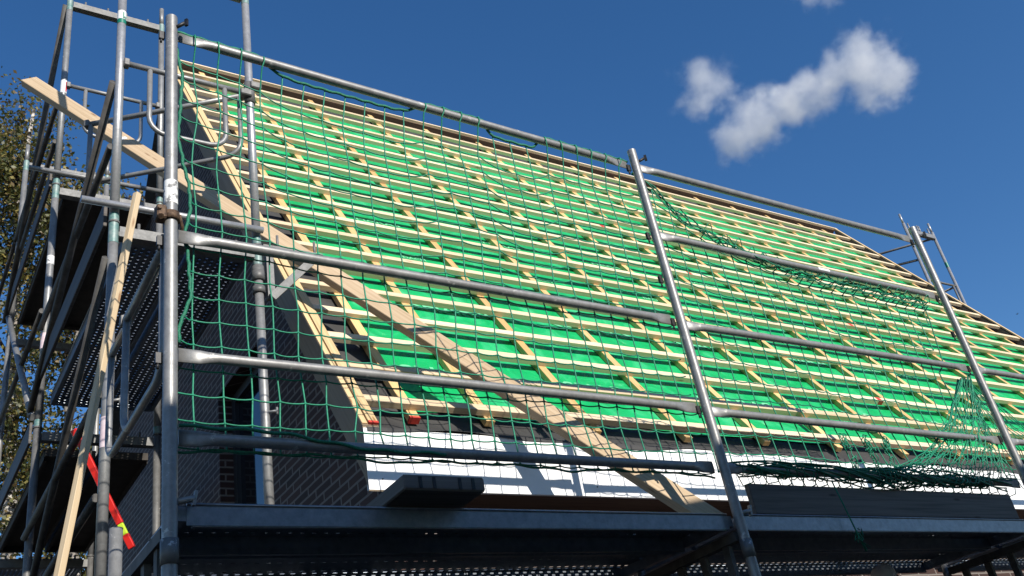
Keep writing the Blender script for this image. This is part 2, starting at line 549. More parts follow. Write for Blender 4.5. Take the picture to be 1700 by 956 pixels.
# roof skin: dark felt under everything, front and rear
fm = MB()
nx, ns = 90, 30
for i in range(nx + 1):
    x = XL + .02 + (XR - XL - .04) * i / nx
    wv = 0.012 * math.sin(x * 3.1) + 0.010 * math.sin(x * 7.7 + 1)
    for j in range(ns + 1):
        if j == 0:
            q = V((x, 3.988, 3.452 + wv))
        elif j == 1:
            q = V((x, 3.991, 3.470 + wv * .3))
        else:
            s = .10 + (S_R - .09) * (j - 2) / (ns - 2)
            q = RP(x, s, -.0935 + 0.0015 * mnoise.noise(V((x * 2.2, s * 2.2, 3))))
        fm.v.append(q)
for i in range(nx):
    for j in range(ns):
        a = i * (ns + 1) + j
        fm.face((a, a + ns + 1, a + ns + 2, a + 1), True)
fm.build('roof_felt', M['felt'], house)
rm = MB()
rm.quad((XL, yr, zr - .11), (XR, yr, zr - .11), (XR, 2 * yr - 4.0, E0.z - .11), (XL, 2 * yr - 4.0, E0.z - .11))
rm.build('rear_roof', M['felt'], house)
# green membrane
gm = MB()
nx, ns = 150, 44
for i in range(nx + 1):
    x = 2.41 + (12.22 - 2.41) * i / nx
    ph = ((x - 2.84) / 0.735) % 1.0
    sag = -0.004 * math.sin(math.pi * ph) ** 2
    for j in range(ns + 1):
        s0 = 0.30 + .012 * math.sin(x * 5.3) + 0.012 * math.sin(x * 2.1 + .6)
        s = s0 + (6.50 - s0) * j / ns
        gm.v.append(RP(x, s, -.0815 + sag + 0.0018 * mnoise.noise(V((x * 3, s * 4, 0)))))
for i in range(nx):
    for j in range(ns):
        a = i * (ns + 1) + j
        gm.face((a, a + ns + 1, a + ns + 2, a + 1), True)
memb = gm.build('underlay_membrane', M['membrane'], house)
# print on the membrane
def text_mesh(txt, size):
    cu = bpy.data.curves.new('lettering', 'FONT')
    cu.body = txt; cu.size = size; cu.offset = 0.0015
    ob = bpy.data.objects.new('tmp', cu)
    COL.objects.link(ob)
    dg = bpy.context.evaluated_depsgraph_get()
    me = bpy.data.meshes.new_from_object(ob.evaluated_get(dg))
    bpy.data.objects.remove(ob)
    return me
def put_text(txt, size, x, s, sx=1.0, o=-.0765):
    me = text_mesh(txt, size)
    c = parent_loc(memb)
    for v in me.vertices:
        X = x + v.co.x * sx; S = s + v.co.y
        ph = ((X - 2.84) / 0.735) % 1.0
        v.co = RP(X, S, o - 0.004 * math.sin(math.pi * ph) ** 2) - c
    me.materials.append(M['print'])
    ob = bpy.data.objects.new('printed_lettering', me)
    COL.objects.link(ob)
    ob.parent = memb
for x in (2.50, 3.68, 4.86, 6.04, 7.22, 8.4):
    put_text("SHARAS", .17, x, .69, 1.25)
    put_text("DACH", .055, x + .28, .615, 1.3)
for x in (2.9, 4.1, 5.3, 6.5, 7.7):
    put_text("SHARAS", .17, x, 1.62, 1.25)
    put_text("DACH", .055, x + .28, 2.52, 1.3)
    put_text("HARAS", .10, x + .1, 3.18, 1.3)
for s_ in (.595, 2.12, 3.75, 5.35):
    for x in (2.45, 4.4, 6.35, 8.3):
        put_text("-" * 22, .05, x, s_, 3.4)

# counter battens
cx = [2.36, 2.84] + [2.84 + .735 * k for k in range(1, 13)] + [12.22]
for k, x in enumerate(cx):
    s0 = 0.185 + random.uniform(-.02, .02) if k else 0.165
    s0 = max(s0, .16)
    cm = MB()
    cm.beam(RP(x, s0, -.0595), RP(x, S_R - .07, -.0595), .060, .039, NR, .002)
    cb = cm.build('counter_batten', M['counter'], house)
    if k in (0,):
        e = MB(); e.beam(RP(x, s0 - .004, -.0595), RP(x, s0 + .012, -.0595), .0615, .0405, NR); e.build('red_end', M['red_end'], cb)
# battens
rows = [.227, .578, .915, 1.244, 1.600] + [1.600 + (6.745 - 1.600) * k / 16 for k in range(1, 16)]
redmarks = [(9, 6.6), (12, 6.1), (5, 7.3), (7, 8.4), (2, 7.0)]
for k, s in enumerate(rows):
    s += random.uniform(-.004, .004)
    bm_ = MB()
    xs = [2.085, 2.085 + random.uniform(4.2, 5.2), 12.56]
    for a, b_ in zip(xs[:-1], xs[1:]):
        ds = random.uniform(-.003, .003)
        bm_.beam(RP(a + .001, s + .029 + ds, -.0196), RP(b_ - .001, s + .029 + random.uniform(-.003, .003), -.0196), .058, .039, NR, .0015)
    bt = bm_.build('roof_batten', M['batten'], house)
    for (kk, x) in redmarks:
        if kk == k:
            e = MB(); e.beam(RP(x, s + .029, -.0196), RP(x + .06, s + .029, -.0196), .0590, .0398, NR); e.build('red_mark', M['red_end'], bt)
e = MB(); e.beam(RP(XL + .03, S_R - .005, .004), RP(XR - .02, S_R - .005, .004), .036, .03, NR); e.build('ridge_batten', M['batten'], house)
e = MB(); e.beam(RP(XL + .09, S_R - .02, -.057), RP(XR - .09, S_R - .02, -.057), .034, .092, NR); e.build('ridge_board', M['soffit'], house)
# verge boards, verge battens
for nm, x, sg in (('verge_board', XL, 1), ('verge_board', XR, -1)):
    vm = MB()
    vm.prism([(x, 3.998, 3.475), (x, yr, zr + .012 - .03), (x, yr, zr - .30), (x, 4.03, 3.225), (x, 3.998, 3.14)], (sg * .088, 0, 0))
    vm.build(nm, M['ply'], house)
    vm = MB()
    vm.beam(RP(x + sg * .016, .0, -.004), RP(x + sg * .016, S_R, -.004), .030, .026, NR, .0015)
    vb = vm.build('verge_batten', M['verge'], house)
    vm = MB()
    vm.beam(RP(x + sg * .062, .002, .0), RP(x + sg * .062, S_R, .0), .052, .032, NR, .0015)
    vb = vm.build('verge_batten', M['verge'], house)
    if sg == 1:
        e = MB(); e.beam(RP(x + .062, -.003, .0), RP(x + .062, .014, .0), .0535, .0335, NR); e.build('red_end', M['red_end'], vb)
# fascia, soffit, screw heads
for xa, xb in ((XL, 4.98), (4.983, 8.3), (8.303, XR)):
    fb = MB(); fb.abox(xa, xb, 3.994, 4.014, 3.145, 3.462, .001); fb.build('fascia_board', M['fascia'], house)
sc_ = MB()
for x in (2.06, 3.36, 4.9):
    for z in (3.20, 3.40):
        sc_.tube([(x + .1 * (z - 3.2), 3.995, z), (x + .1 * (z - 3.2), 3.991, z)], .004, 8)
sc_.build('screw_heads', M['galv_dark'], house)['kind'] = 'stuff'
sf = MB()
x = XL + .34
while x < XR - .1:
    sf.abox(x, min(x + 2.4, XR - .09) - .004, 4.016, YW, 3.150, 3.168)
    x += 2.4
sf.build('soffit_board', M['soffit'], house)

# ------------------------------------------------------------------ scaffolding helpers
Y0 = 3.0            # plane of the front posts
RT = 0.0242
def rail_mb(p0, p1, r=.0195, flat_up=(0, 0, 1)):
    """guard rail tube with hammered flat ends"""
    p0, p1 = V(p0), V(p1)
    d = (p1 - p0); L = d.length; d.normalize()
    m_ = MB()
    st = [(0, 1.45, .22), (.075, 1.4, .24), (.11, 1.12, .75), (.14, 1, 1)]
    pts, rad = [], []
    sagz = random.uniform(-.002, .003)
    for a, k1, k2 in st:
        pts.append(p0 + d * a); rad.append((r * k1, r * k2))
    for k in range(1, 8):
        f = .14 + (L - .28) * k / 8
        pts.append(p0 + d * f + V((0, 0, -sagz * math.sin(math.pi * f / L)))); rad.append((r, r))
    for a, k1, k2 in st[::-1]:
        pts.append(p1 - d * a); rad.append((r * k1, r * k2))
    m_.tube(pts, rad, 14, up=flat_up)
    return m_

def lug(m_, x, z, top=False, sgn=1):
    """little hook lug welded to a guard post plus the keeper plate behind it"""
    if top:
        m_.tube([(x + .005 * sgn, Y0 - .005, z + .02), (x + .045 * sgn, Y0 - .035, z + .04)], .008, 8)
        m_.box((x + .05 * sgn, Y0 - .04, z + .04), (0, 0, 1), (.6, -.8, 0), (.8, .6, 0), .036, .014, .010)
    m_.box((x - .032, Y0 + .026, z - .004), (1, 0, 0), (0, 1, 0), (0, 0, 1), .022, .014, .040)
    m_.tube([(x - .034, Y0 + .026, z - .02), (x - .036, Y0 + .024, z - .045)], .005, 6)

# front posts
def front_post(x, label, z1, lugs, paint=False):
    t_ = thing('guard_post', label, 'scaffold post', (x, Y0, 0), 'tall posts of the eaves guard')
    a = MB(); a.tube([(x, Y0, .05), (x, Y0, 1.0), (x, Y0, 2.0), (x, Y0, 3.0), (x, Y0, 4.0), (x, Y0, z1)], RT, 20, cap=False)
    n0 = len(a.v)
    a.tube([(x, Y0, z1 - .003), (x, Y0, z1)], RT * .98, 20)
    a.build('tube', M['galv'], t_)
    a = MB(); a.abox(x - .075, x + .075, Y0 - .075, Y0 + .075, .004, .012); a.tube([(x, Y0, .012), (x, Y0, .3)], .019, 10)
    a.build('base_plate', M['galv_dark'], t_)
    for z in lugs:
        a = MB(); lug(a, x, z, z == lugs[0]); a.build('hook_lug', M['black_iron'], t_)
    a = MB(); a.tube([(x, Y0, 2.50), (x, Y0, 2.58)], RT + .004, 18); a.build('joint_collar', M['galv_dark'], t_)
    a = MB(); a.tube([(x + .02, Y0, 2.70), (x + .075, Y0 - .01, 2.71)], .011, 8); a.box((x + .075, Y0 - .01, 2.71), (.2, 0, 1), (1, 0, -.2), (0, 1, 0), .05, .010, .016); a.build('wedge', M['galv'], t_)
    if paint:
        a = MB(); a.tube([(x, Y0, 3.845), (x, Y0, 3.95)], RT + .0012, 20, cap=False); a.build('paint_band', M['white_paint'], t_)
        a = MB()
        a.tube([(x, Y0, 3.772), (x, Y0, 3.806)], RT + .008, 18)
        a.tube([(x + .028, Y0 - .01, 3.80), (x + .05, Y0 + .03, 3.775), (x + .045, Y0 + .05, 3.74)], .007, 8)
        a.box((x - .04, Y0 - .012, 3.79), (1, 0, 0), (0, 1, 0), (0, 0, 1), .035, .05, .06, .006)
        a.tube([(x - .05, Y0 - .045, 3.80), (x - .05, Y0 + .03, 3.80)], .008, 8)
        a.tube([(x - .045, Y0 - .04, 3.76), (x - .045, Y0 + .02, 3.83)], .011, 8)
        a.build('swivel_clamp', M['rust'], t_)
    return t_
PX = [0.80, 3.293, 5.807]
front_post(PX[0], 'thick grey post at the left with a white paint band and rusty clamp', 4.815, [4.73, 3.70, 3.22], True)
front_post(PX[1], 'leaning grey post in the middle of the picture between the two net bays', 4.775, [4.67, 4.22, 3.95, 3.70, 3.22])
front_post(PX[2], 'grey post at the right edge with the gathered net hung on it', 4.775, [4.67, 4.22, 3.95, 3.70, 3.22])

# front guard rails
YR = 3.032
def frail(i, z, label, r=.0195, z2=None):
    k = YR / 3.0
    zz = 1.6 + (z - 1.6) * k; zz2 = 1.6 + ((z2 or z) - 1.6) * k
    xa = PX[i] + .035; xb = (PX[i + 1] if i < 2 else PX[2] + 2.514) - .035
    m_ = rail_mb((xa, YR, zz), (xb, YR, zz2), r)
    o = m_.build('guard_rail', M['galv'], origin=(xa, YR, zz))
    return tag(o, label, 'guard rail', 'guard rails along the eaves')
frail(0, 4.715, 'topmost rail of the left bay with the net roped along it', .0205, 4.66)
frail(0, 3.712, 'grey rail of the left bay crossing at the middle of the net, paint worn', .0205, 3.69)
frail(0, 3.222, 'grey rail of the left bay just above the roof eaves', .0195, 3.212)
frail(0, 2.918, 'shaded dark rail of the left bay right above the steel deck edge', .0205, 2.916)
frail(1, 4.662, 'topmost rail of the right bay, bare against the blue sky', .0205)
r15 = frail(1, 4.213, 'second rail from the top of the right bay, net draped on it', .0195)
a = MB(); zz_ = 1.6 + 2.613 * YR / 3.0; a.tube([(4.60, YR, zz_), (4.70, YR, zz_)], .0202, 14, cap=False); a.build('white_patch', M['white_sticker'], r15)
frail(1, 3.672, 'middle rail of the right bay crossing the green roof', .0195, 3.682)
frail(1, 3.202, 'rail of the right bay low over the eaves battens', .0195, 3.192)
frail(1, 2.916, 'dark lowest rail of the right bay wrapped in rolled green net', .0195)
frail(2, 3.682, 'upper rail running out of the picture at the right edge', .0195)
frail(2, 3.192, 'lower rail running out of the picture at the right edge', .0195)

# ------------------------------------------------------------------ perforated steel decks
def deck_mb(L, W, perforated=True, depth=.065, px_=.036, py_=.030, rowset=None):
    """steel plank: top sheet with raised holes, side channels; local x along, y across, top at z=0"""
    m_ = MB()
    if rowset:
        nx_ = int((L - .04) / .045); cw = L / nx_; edge = 0.0
        for (yc, hx, hy, offs) in rowset:
            ya, yb = yc - hy - .004, yc + hy + .004
            m_.quad((0, edge, 0), (L, edge, 0), (L, ya, 0), (0, ya, 0)); edge = yb
            for i in range(nx_):
                x0 = i * cw; x1 = x0 + cw; xc = x0 + cw * (.28 + offs)
                b0 = len(m_.v)
                for (a, b_) in ((x1, yc), (x1, yb), (xc, yb), (x0, yb), (x0, yc), (x0, ya), (xc, ya), (x1, ya)): m_.v.append(V((a, b_, 0)))
                for q in range(8):
                    th = q * math.pi / 4; kx = hx if q % 2 == 0 else hx * 1.25; ky = hy if q % 2 == 0 else hy * 1.25
                    m_.v.append(V((xc + kx * math.cos(th), yc + ky * math.sin(th), 0)))
                for q in range(8):
                    q2 = (q + 1) % 8
                    m_.face((b0 + q, b0 + q2, b0 + 8 + q2, b0 + 8 + q))
        m_.quad((0, edge, 0), (L, edge, 0), (L, W, 0), (0, W, 0))
    elif perforated:
        nx_ = int((L - .04) / px_); ny_ = int((W - .02) / py_)
        cw, ch = (L) / nx_, (W) / ny_
        for i in range(nx_):
            for j in range(ny_):
                cx_, cy_ = (i + .5) * cw, (j + .5) * ch
                hw, hh = cw / 2, ch / 2
                sh = hw * .45 * (1 if j % 2 else -1)
                sq = [(hw, 0), (hw, hh), (0, hh), (-hw, hh), (-hw, 0), (-hw, -hh), (0, -hh), (hw, -hh)]
                b0 = len(m_.v)
                ra, rb = .0085, .0085
                for (a, b_) in sq: m_.v.append(V((cx_ + a, cy_ + b_, 0)))
                for q in range(8):
                    th = q * math.pi / 4
                    m_.v.append(V((cx_ + sh + ra * math.cos(th) * 1.0, cy_ + rb * math.sin(th) * 1.0, .0)))
                for q in range(8):
                    th = q * math.pi / 4
                    m_.v.append(V((cx_ + sh + ra * .85 * math.cos(th), cy_ + rb * .85 * math.sin(th), -.005)))
                for q in range(8):
                    q2 = (q + 1) % 8
                    m_.face((b0 + q, b0 + q2, b0 + 8 + q2, b0 + 8 + q))
                    m_.face((b0 + 8 + q, b0 + 8 + q2, b0 + 16 + q2, b0 + 16 + q))
    else:
        m_.abox(0, L, 0.0, W, -.012, 0)
    t_ = .003
    for y in (0, W):
        s = 1 if y == 0 else -1
        m_.abox(.03, L - .03, y - t_ * s if s > 0 else y, y if s > 0 else y + t_, -depth, .004)
        m_.abox(.05, L - .05, (y if s > 0 else y - .018), (y + .018 if s > 0 else y), -depth - t_, -depth)
        m_.tube([(.03, y - .004 * s, .004), (L - .03, y - .004 * s, .004)], .005, 6)
    m_.abox(0, .03, 0, W, -.05, -.002); m_.abox(L - .03, L, 0, W, -.05, -.002)
    return m_
DECKME = {}
def deck(label, loc, rotz, L, W, perf=True, mat='deck', group='perforated steel deck planks', rowset=None):
    key = (round(L, 3), round(W, 3), perf, mat, tuple(rowset or ()))
    if key not in DECKME:
        DECKME[key] = deck_mb(L, W, perf, rowset=rowset).mesh('deck_plank', [M[mat]])
    o = bpy.data.objects.new('deck_plank', DECKME[key])
    COL.objects.link(o)
    o.location = loc; o.rotation_euler = (0, 0, rotz)
    return tag(o, label, 'deck plank', group)
ZD = 2.700
for i, nm in ((0, 'left'), (1, 'middle'), (2, 'right')):
    xa = PX[i] + .03
    pos = {'left': 'under the jutting board at the left', 'middle': 'behind the old toe board', 'right': 'past the right hand post'}[nm]
    deck(f'outer perforated steel plank {pos}', (xa, 3.032, ZD), 0, 2.45, .31, rowset=[(.262, .008, .004, 0.0)])
    deck(f'inner perforated steel plank {pos}, sun shining through its holes', (xa, 3.372, ZD), 0, 2.45, .45, rowset=[(.283, .010, .003, 0.0), (.400, .0105, .0085, 0.0), (.430, .010, .007, .40)])
# toe board
for xa, lb in ((3.46, 'weathered dark toe board on the deck edge right of the middle post'),):
    a = MB(); a.abox(xa, 5.63, 3.036, 3.066, 2.712, 2.862, .004)
    tag(a.build('toe_board', M['toeboard'], origin=(xa, 3.05, 2.71)), lb, 'toe board')
# jutting steel plank with slots
jt = thing('loose_plank', 'dark loose plank lying across the deck with its slotted end jutting out', 'plank', (1.68, 3.2, 2.71))
a = MB(); a.abox(1.555, 1.885, 2.86, 3.68, 2.712, 2.768, .006); a.build('board', M['toeboard'], jt)
for x in (1.62, 1.675, 1.78, 1.835):
    a = MB(); a.abox(x - .006, x + .006, 2.857, 2.86, 2.718, 2.760); a.build('end_slot', M['black_iron'], jt)
# front frames below the deck (inner standard + transom truss)
for i, lb in ((0, 'dark scaffold frame under the left end of the front deck with a pipe stub'),
              (1, 'dark scaffold frame under the front deck at the middle post'),
              (2, 'dark scaffold frame under the front deck at the right post')):
    x = PX[i]
    t_ = thing('scaffold_frame', lb, 'scaffold frame', (x, 3.73, 0), 'frames under the front deck')
    a = MB(); a.tube([(x, 3.73, .02), (x, 3.73, 2.86)], RT, 16); a.build('standard', M['galv'], t_)
    a = MB()
    a.abox(x - .022, x + .022, 3.028, 3.70, 2.585, 2.625); a.abox(x - .020, x + .020, 3.028, 3.70, 2.36, 2.395)
    for y in (3.12, 3.28, 3.44, 3.60):
        a.abox(x - .012, x + .012, y - .02, y + .02, 2.395, 2.585)
    a.build('transom', M['tube_dark'], t_)
# ledger seen under bay: diagonal brace
a = rail_mb((PX[1] + .0, 3.74, 2.6), (PX[0], 3.78, .8)); tag(a.build('diagonal_brace', M['galv_dark'], origin=(PX[1], 3.74, 2.6)), 'dark diagonal brace under the front deck behind the planks', 'brace')

# ------------------------------------------------------------------ gable side scaffolding
GXA, GXB = 0.87, 1.62
GY = [4.33, 6.40, 8.47, 10.54]
def sticker(x, y, z0, z1, mats, t_, r=RT + .001, name='sticker'):
    a = MB()
    zs = [z0 + (z1 - z0) * k / len(mats) for k in range(len(mats) + 1)]
    for k in range(len(mats)):
        a.m = k
        a.tube([(x, y, zs[k]), (x, y, zs[k + 1])], r, 16, cap=False)
    return a.build(name, [M[q] for q in mats], t_)
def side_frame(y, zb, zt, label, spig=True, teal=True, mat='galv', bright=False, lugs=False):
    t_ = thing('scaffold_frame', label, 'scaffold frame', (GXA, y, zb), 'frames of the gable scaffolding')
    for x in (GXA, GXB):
        a = MB(); a.tube([(x, y, zb), (x, y, (zb + zt) / 2), (x, y, zt)], RT, 18)
        a.m = 1
        a.tube([(x, y, zb), (x, y, zb + .012)], RT + .004, 18)
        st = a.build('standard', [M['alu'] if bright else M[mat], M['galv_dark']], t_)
        if teal:
            for za, zc in ((zt - .12, zt + .002), (zb + .012, zb + .06)):
                q = MB(); q.tube([(x, y, za), (x, y, zc)], RT + .0008, 18, cap=False); q.build('teal_paint', M['teal'], st)
        if spig:
            q = MB(); q.tube([(x, y, zt), (x, y, zt + .20)], .019, 14); q.build('spigot', M['galv'], st)
    a = MB()
    a.abox(GXA + RT, GXB - RT, y - .027, y - .022, zt - .085, zt - .025); a.abox(GXA + RT, GXB - RT, y + .022, y + .027, zt - .085, zt - .025)
    a.abox(GXA + RT, GXB - RT, y - .022, y + .022, zt - .085, zt - .080)
    for x in (GXA + .12, GXA + .30, GXB - .30, GXB - .12):
        a.tube([(x, y - .012, zt - .08), (x, y - .012, zt + .015)], .008, 8)
    a.build('transom', M['galv_mid'], t_)
    if lugs:
        for x in (GXA, GXB):
            q = MB()
            q.tube([(x, y - .01, zb + 1.0), (x + .055, y - .04, zb + 1.0)], .008, 8)
            q.tube([(x + .05, y - .037, zb + .98), (x + .05, y - .037, zb + 1.02)], .006, 8)
            q.build('wedge_lug', M['galv'], t_)
    return t_
f1 = side_frame(GY[0], 4.66, 6.66, 'bright galvanised frame rising at the left with a white and green sticker', spig=False, bright=True)
sticker(GXA, GY[0], 6.07, 6.17, ['green_sticker', 'white_sticker', 'white_sticker'], f1)
q = MB()
q.box((GXA + .004, GY[0] - RT - .002, 6.13), (0, 0, 1), (1, 0, 0), (0, 1, 0), .045, .008, .002); q.box((GXA + .012, GY[0] - RT - .0015, 6.115), (.5, 0, 1), (1, 0, -.5), (0, 1, 0), .008, .022, .002)
q.build('sticker_mark', M['green_sticker'], f1)
q = MB(); q.tube([(GXB, GY[0], 5.70), (GXB, GY[0], 5.86)], RT + .008, 14); q.box((GXB + .03, GY[0] - .02, 5.83), (1, 0, 0), (0, 1, 0), (0, 0, 1), .07, .05, .05, .006); q.box((GXB - .035, GY[0] - .025, 5.75), (1, 0, 0), (0, 1, 0), (0, 0, 1), .07, .05, .045, .006)
q.build('coupler', M['galv_dark'], f1)
# upper extension of that frame
side_frame(GY[0], 6.662, 8.6, 'galvanised frame leaving the picture at the top left, nearest of its scaffolding', bright=True, teal=False)
f1b = side_frame(GY[0], 2.66, 4.658, 'galvanised frame with a faded pink sticker just below the perforated deck', lugs=True)
sticker(GXA, GY[0], 3.43, 3.58, ['pink_sticker'], f1b)
q = MB(); q.tube([(GXB, GY[0], 4.46), (GXB, GY[0], 4.53)], RT + .008, 14); q.build('coupler', M['galv_dark'], f1b)
side_frame(GY[0], .66, 2.658, 'grey frame at the lower left standing behind the pale leaning lath', teal=False)
f2 = side_frame(GY[1], 6.38, 8.33, 'galvanised frame topped by a green end and bar against the sky, white and red sticker')
sticker(GXA, GY[1], 7.29, 7.42, ['white_sticker', 'white_sticker'], f2)
q = MB(); q.box((GXA + .012, GY[1] - RT * .9, 7.35), (0, 0, 1), (.8, -.5, 0), (.5, .8, 0), .10, .014, .004); q.build('red_stripe', M['red_sticker'], f2)
f2b = side_frame(GY[1], 4.42, 6.378, 'galvanised frame below the solid upper deck with two worn white stickers', teal=True, lugs=True)
sticker(GXA, GY[1], 5.00, 5.12, ['pink_sticker'], f2b); sticker(GXA, GY[1], 5.68, 5.75, ['white_paint'], f2b)
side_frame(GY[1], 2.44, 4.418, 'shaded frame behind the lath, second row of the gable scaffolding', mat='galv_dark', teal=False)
f3 = side_frame(GY[2], 6.20, 8.16, 'teal ended frame farthest left with its bar in front of the birch leaves', teal=True)
f3b = side_frame(GY[2], 4.22, 6.198, 'far frame below the teal bar, standing by the birch trunk', teal=False)
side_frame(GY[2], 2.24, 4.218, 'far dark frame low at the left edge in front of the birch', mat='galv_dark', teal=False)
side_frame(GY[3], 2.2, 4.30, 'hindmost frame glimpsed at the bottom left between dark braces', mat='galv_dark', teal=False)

# gable decks
for k, x in enumerate((.93, 1.265)):
    deck(('perforated steel plank over the brick gable, outer one' if k == 0 else 'perforated steel plank over the brick gable, next to the wall'),
         (x + .305, GY[0] + .03, 4.63), R(90), 2.01, .305)
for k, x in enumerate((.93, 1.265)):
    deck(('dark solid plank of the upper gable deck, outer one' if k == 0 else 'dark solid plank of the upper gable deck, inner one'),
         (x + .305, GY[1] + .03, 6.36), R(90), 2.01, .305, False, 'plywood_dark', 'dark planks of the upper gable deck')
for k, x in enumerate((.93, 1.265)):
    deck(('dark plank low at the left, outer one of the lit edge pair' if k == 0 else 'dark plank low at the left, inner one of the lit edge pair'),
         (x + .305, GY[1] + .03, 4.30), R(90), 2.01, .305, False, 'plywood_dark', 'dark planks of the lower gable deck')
    deck(('far perforated plank at the bottom left showing blue sky, outer one' if k == 0 else 'far perforated plank at the bottom left showing blue sky, inner one'),
         (x + .305, GY[2] + .03, 4.22), R(90), 2.01, .305)
# toe boards of the gable decks
def gtoe(y0, y1, z, label):
    a = MB(); a.abox(GXA - .045, GXA - .015 - .012, y0, y1, z, z + .15, .003)
    tag(a.build('toe_board', M['toeboard'], origin=(GXA - .03, y0, z)), label, 'toe board', 'toe boards of the gable scaffolding')
gtoe(GY[0] + .03, GY[1] - .03, 4.66, 'dark toe board along the outer edge of the perforated gable deck')
gtoe(GY[1] + .03, GY[2] - .03, 6.39, 'dark toe board along the outer edge of the solid upper deck')
gtoe(GY[1] + .03, GY[2] - .03, 4.33, 'dark toe board along the outer edge of the lower left deck')
# rails and braces along the outer side
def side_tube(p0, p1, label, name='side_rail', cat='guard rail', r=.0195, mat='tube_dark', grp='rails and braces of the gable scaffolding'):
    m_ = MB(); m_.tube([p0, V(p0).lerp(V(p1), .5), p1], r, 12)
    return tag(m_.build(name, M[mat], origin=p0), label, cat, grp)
XO = GXA - .03
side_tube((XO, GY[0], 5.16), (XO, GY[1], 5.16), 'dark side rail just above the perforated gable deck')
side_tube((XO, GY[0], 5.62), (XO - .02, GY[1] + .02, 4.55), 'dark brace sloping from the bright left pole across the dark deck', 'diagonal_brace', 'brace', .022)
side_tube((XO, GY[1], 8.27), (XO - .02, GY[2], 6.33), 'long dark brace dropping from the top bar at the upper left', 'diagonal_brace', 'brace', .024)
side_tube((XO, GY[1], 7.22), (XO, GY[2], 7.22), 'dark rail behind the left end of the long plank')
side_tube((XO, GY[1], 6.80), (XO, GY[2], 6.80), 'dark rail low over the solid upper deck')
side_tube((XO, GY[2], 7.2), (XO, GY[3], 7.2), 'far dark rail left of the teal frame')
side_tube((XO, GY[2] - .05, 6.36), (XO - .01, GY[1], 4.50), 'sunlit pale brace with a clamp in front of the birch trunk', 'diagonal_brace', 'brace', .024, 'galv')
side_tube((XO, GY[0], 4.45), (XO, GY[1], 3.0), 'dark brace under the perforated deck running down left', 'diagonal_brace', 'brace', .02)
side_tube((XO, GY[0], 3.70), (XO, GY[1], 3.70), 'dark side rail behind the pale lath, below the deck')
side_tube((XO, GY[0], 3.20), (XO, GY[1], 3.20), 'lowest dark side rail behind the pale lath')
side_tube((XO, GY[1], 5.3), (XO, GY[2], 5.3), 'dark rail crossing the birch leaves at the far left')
# end guard frames: rail with a hanging U
def end_guard(p0, p1, z, h, label, r=.017, inset=.13):
    p0, p1 = V((p0[0], p0[1], 0)), V((p1[0], p1[1], 0))
    d = (p1 - p0).normalized(); L = (p1 - p0).length
    t_ = thing('end_guard_frame', label, 'guard frame', (p0.x, p0.y, z - h), 'end guard frames with hanging U bars')
    a = MB(); A_ = V((p0.x, p0.y, z)); B_ = V((p1.x, p1.y, z))
    a.tube([A_, A_ + (B_ - A_) * .5, B_], r, 12); a.build('top_rail', M['galv'], t_)
    i0, i1 = inset, L - inset
    pts = [A_ + d * i0 + V((0, 0, 0))]
    rad = .10
    for k in range(6):
        th = math.pi * .5 * k / 5
        pts.append(A_ + d * (i0 + rad - rad * math.cos(th)) + V((0, 0, -h + rad - rad * math.sin(th))))
    for k in range(6):
        th = math.pi * .5 * (1 - k / 5)
        pts.append(A_ + d * (i1 - rad + rad * math.cos(th)) + V((0, 0, -h + rad - rad * math.sin(th))))
    pts.append(A_ + d * i1)
    a = MB(); a.tube(pts, r * .88, 10); a.build('hanging_bar', M['galv'], t_)
    for q in (A_, B_):
        a = MB(); a.box(q, d, V((0, 0, 1)).cross(d), (0, 0, 1), .03, .045, .05, .004); a.build('end_clip', M['galv_dark'], t_)
    return t_
end_guard((GXA + .03, GY[0] - .02), (GXB - .03, GY[0] - .02), 5.76, .46, 'rounded end guard between the two bright poles, front one')
end_guard((GXA + .03, GY[1] - .02), (GXB - .03, GY[1] - .02), 7.37, .46, 'rounded end guard farther back, above the middle of the long plank')
end_guard((.82, 4.94), (GXB - .03, 4.37), 5.79, .45, 'end guard swung out askew, its corner in front of the long plank', inset=.02)
end_guard((PX[0], 3.06), (PX[0], 3.68), 3.72, .52, 'short end guard behind the left post, its bent corner hanging low', inset=.02)
end_guard((.828, 3.19), (.828, 4.08), 3.76, .50, 'longer end guard left of the left post, bent bar dark underneath', inset=.02)
# console bracket at the gable pole
t_ = thing('console_bracket', 'pale steel bracket with a slanting strut beside the roof verge', 'bracket', (GXB, GY[0], 4.33))
a = MB(); a.abox(GXB + .03, 2.0, GY[0] - .02, GY[0] + .02, 4.635, 4.675); a.tube([(1.96, GY[0], 4.66), (1.96, GY[0], 4.76)], .008, 8); a.tube([(1.74, GY[0], 4.66), (1.74, GY[0], 4.76)], .008, 8); a.build('arm', M['galv_mid'], t_)
a = MB(); a.abox(GXB + .045, GXB + .085, GY[0] - .015, GY[0] + .015, 4.33, 4.635); a.build('upright', M['galv_mid'], t_)
a = MB(); a.beam((GXB + .06, GY[0] - .03, 4.33), (1.92, GY[0] - .03, 4.60), .018, .045, (0, 0, 1)); a.build('strut', M['galv_mid'], t_)
for za, zc in ((4.44, 4.50), (4.36, 4.40)):
    a = MB(); a.tube([(GXB, GY[0], za), (GXB, GY[0], zc)], RT + .010, 14); a.build('collar', M['galv_dark'], t_)
# tube with ledger through the deck level between the bright poles
side_tube((GXA - .17, GY[0] - .05, 4.745), (GXB + .02, GY[0] - .05, 4.745), 'bright horizontal tube at deck level behind the thick left post', 'cross_tube', 'scaffold tube', .019, 'alu')
side_tube((GXA - .2, GY[1] - .05, 6.47), (GXB + .02, GY[1] - .05, 6.47), 'horizontal tube at the far deck level below the plank', 'cross_tube', 'scaffold tube', .018, 'galv')

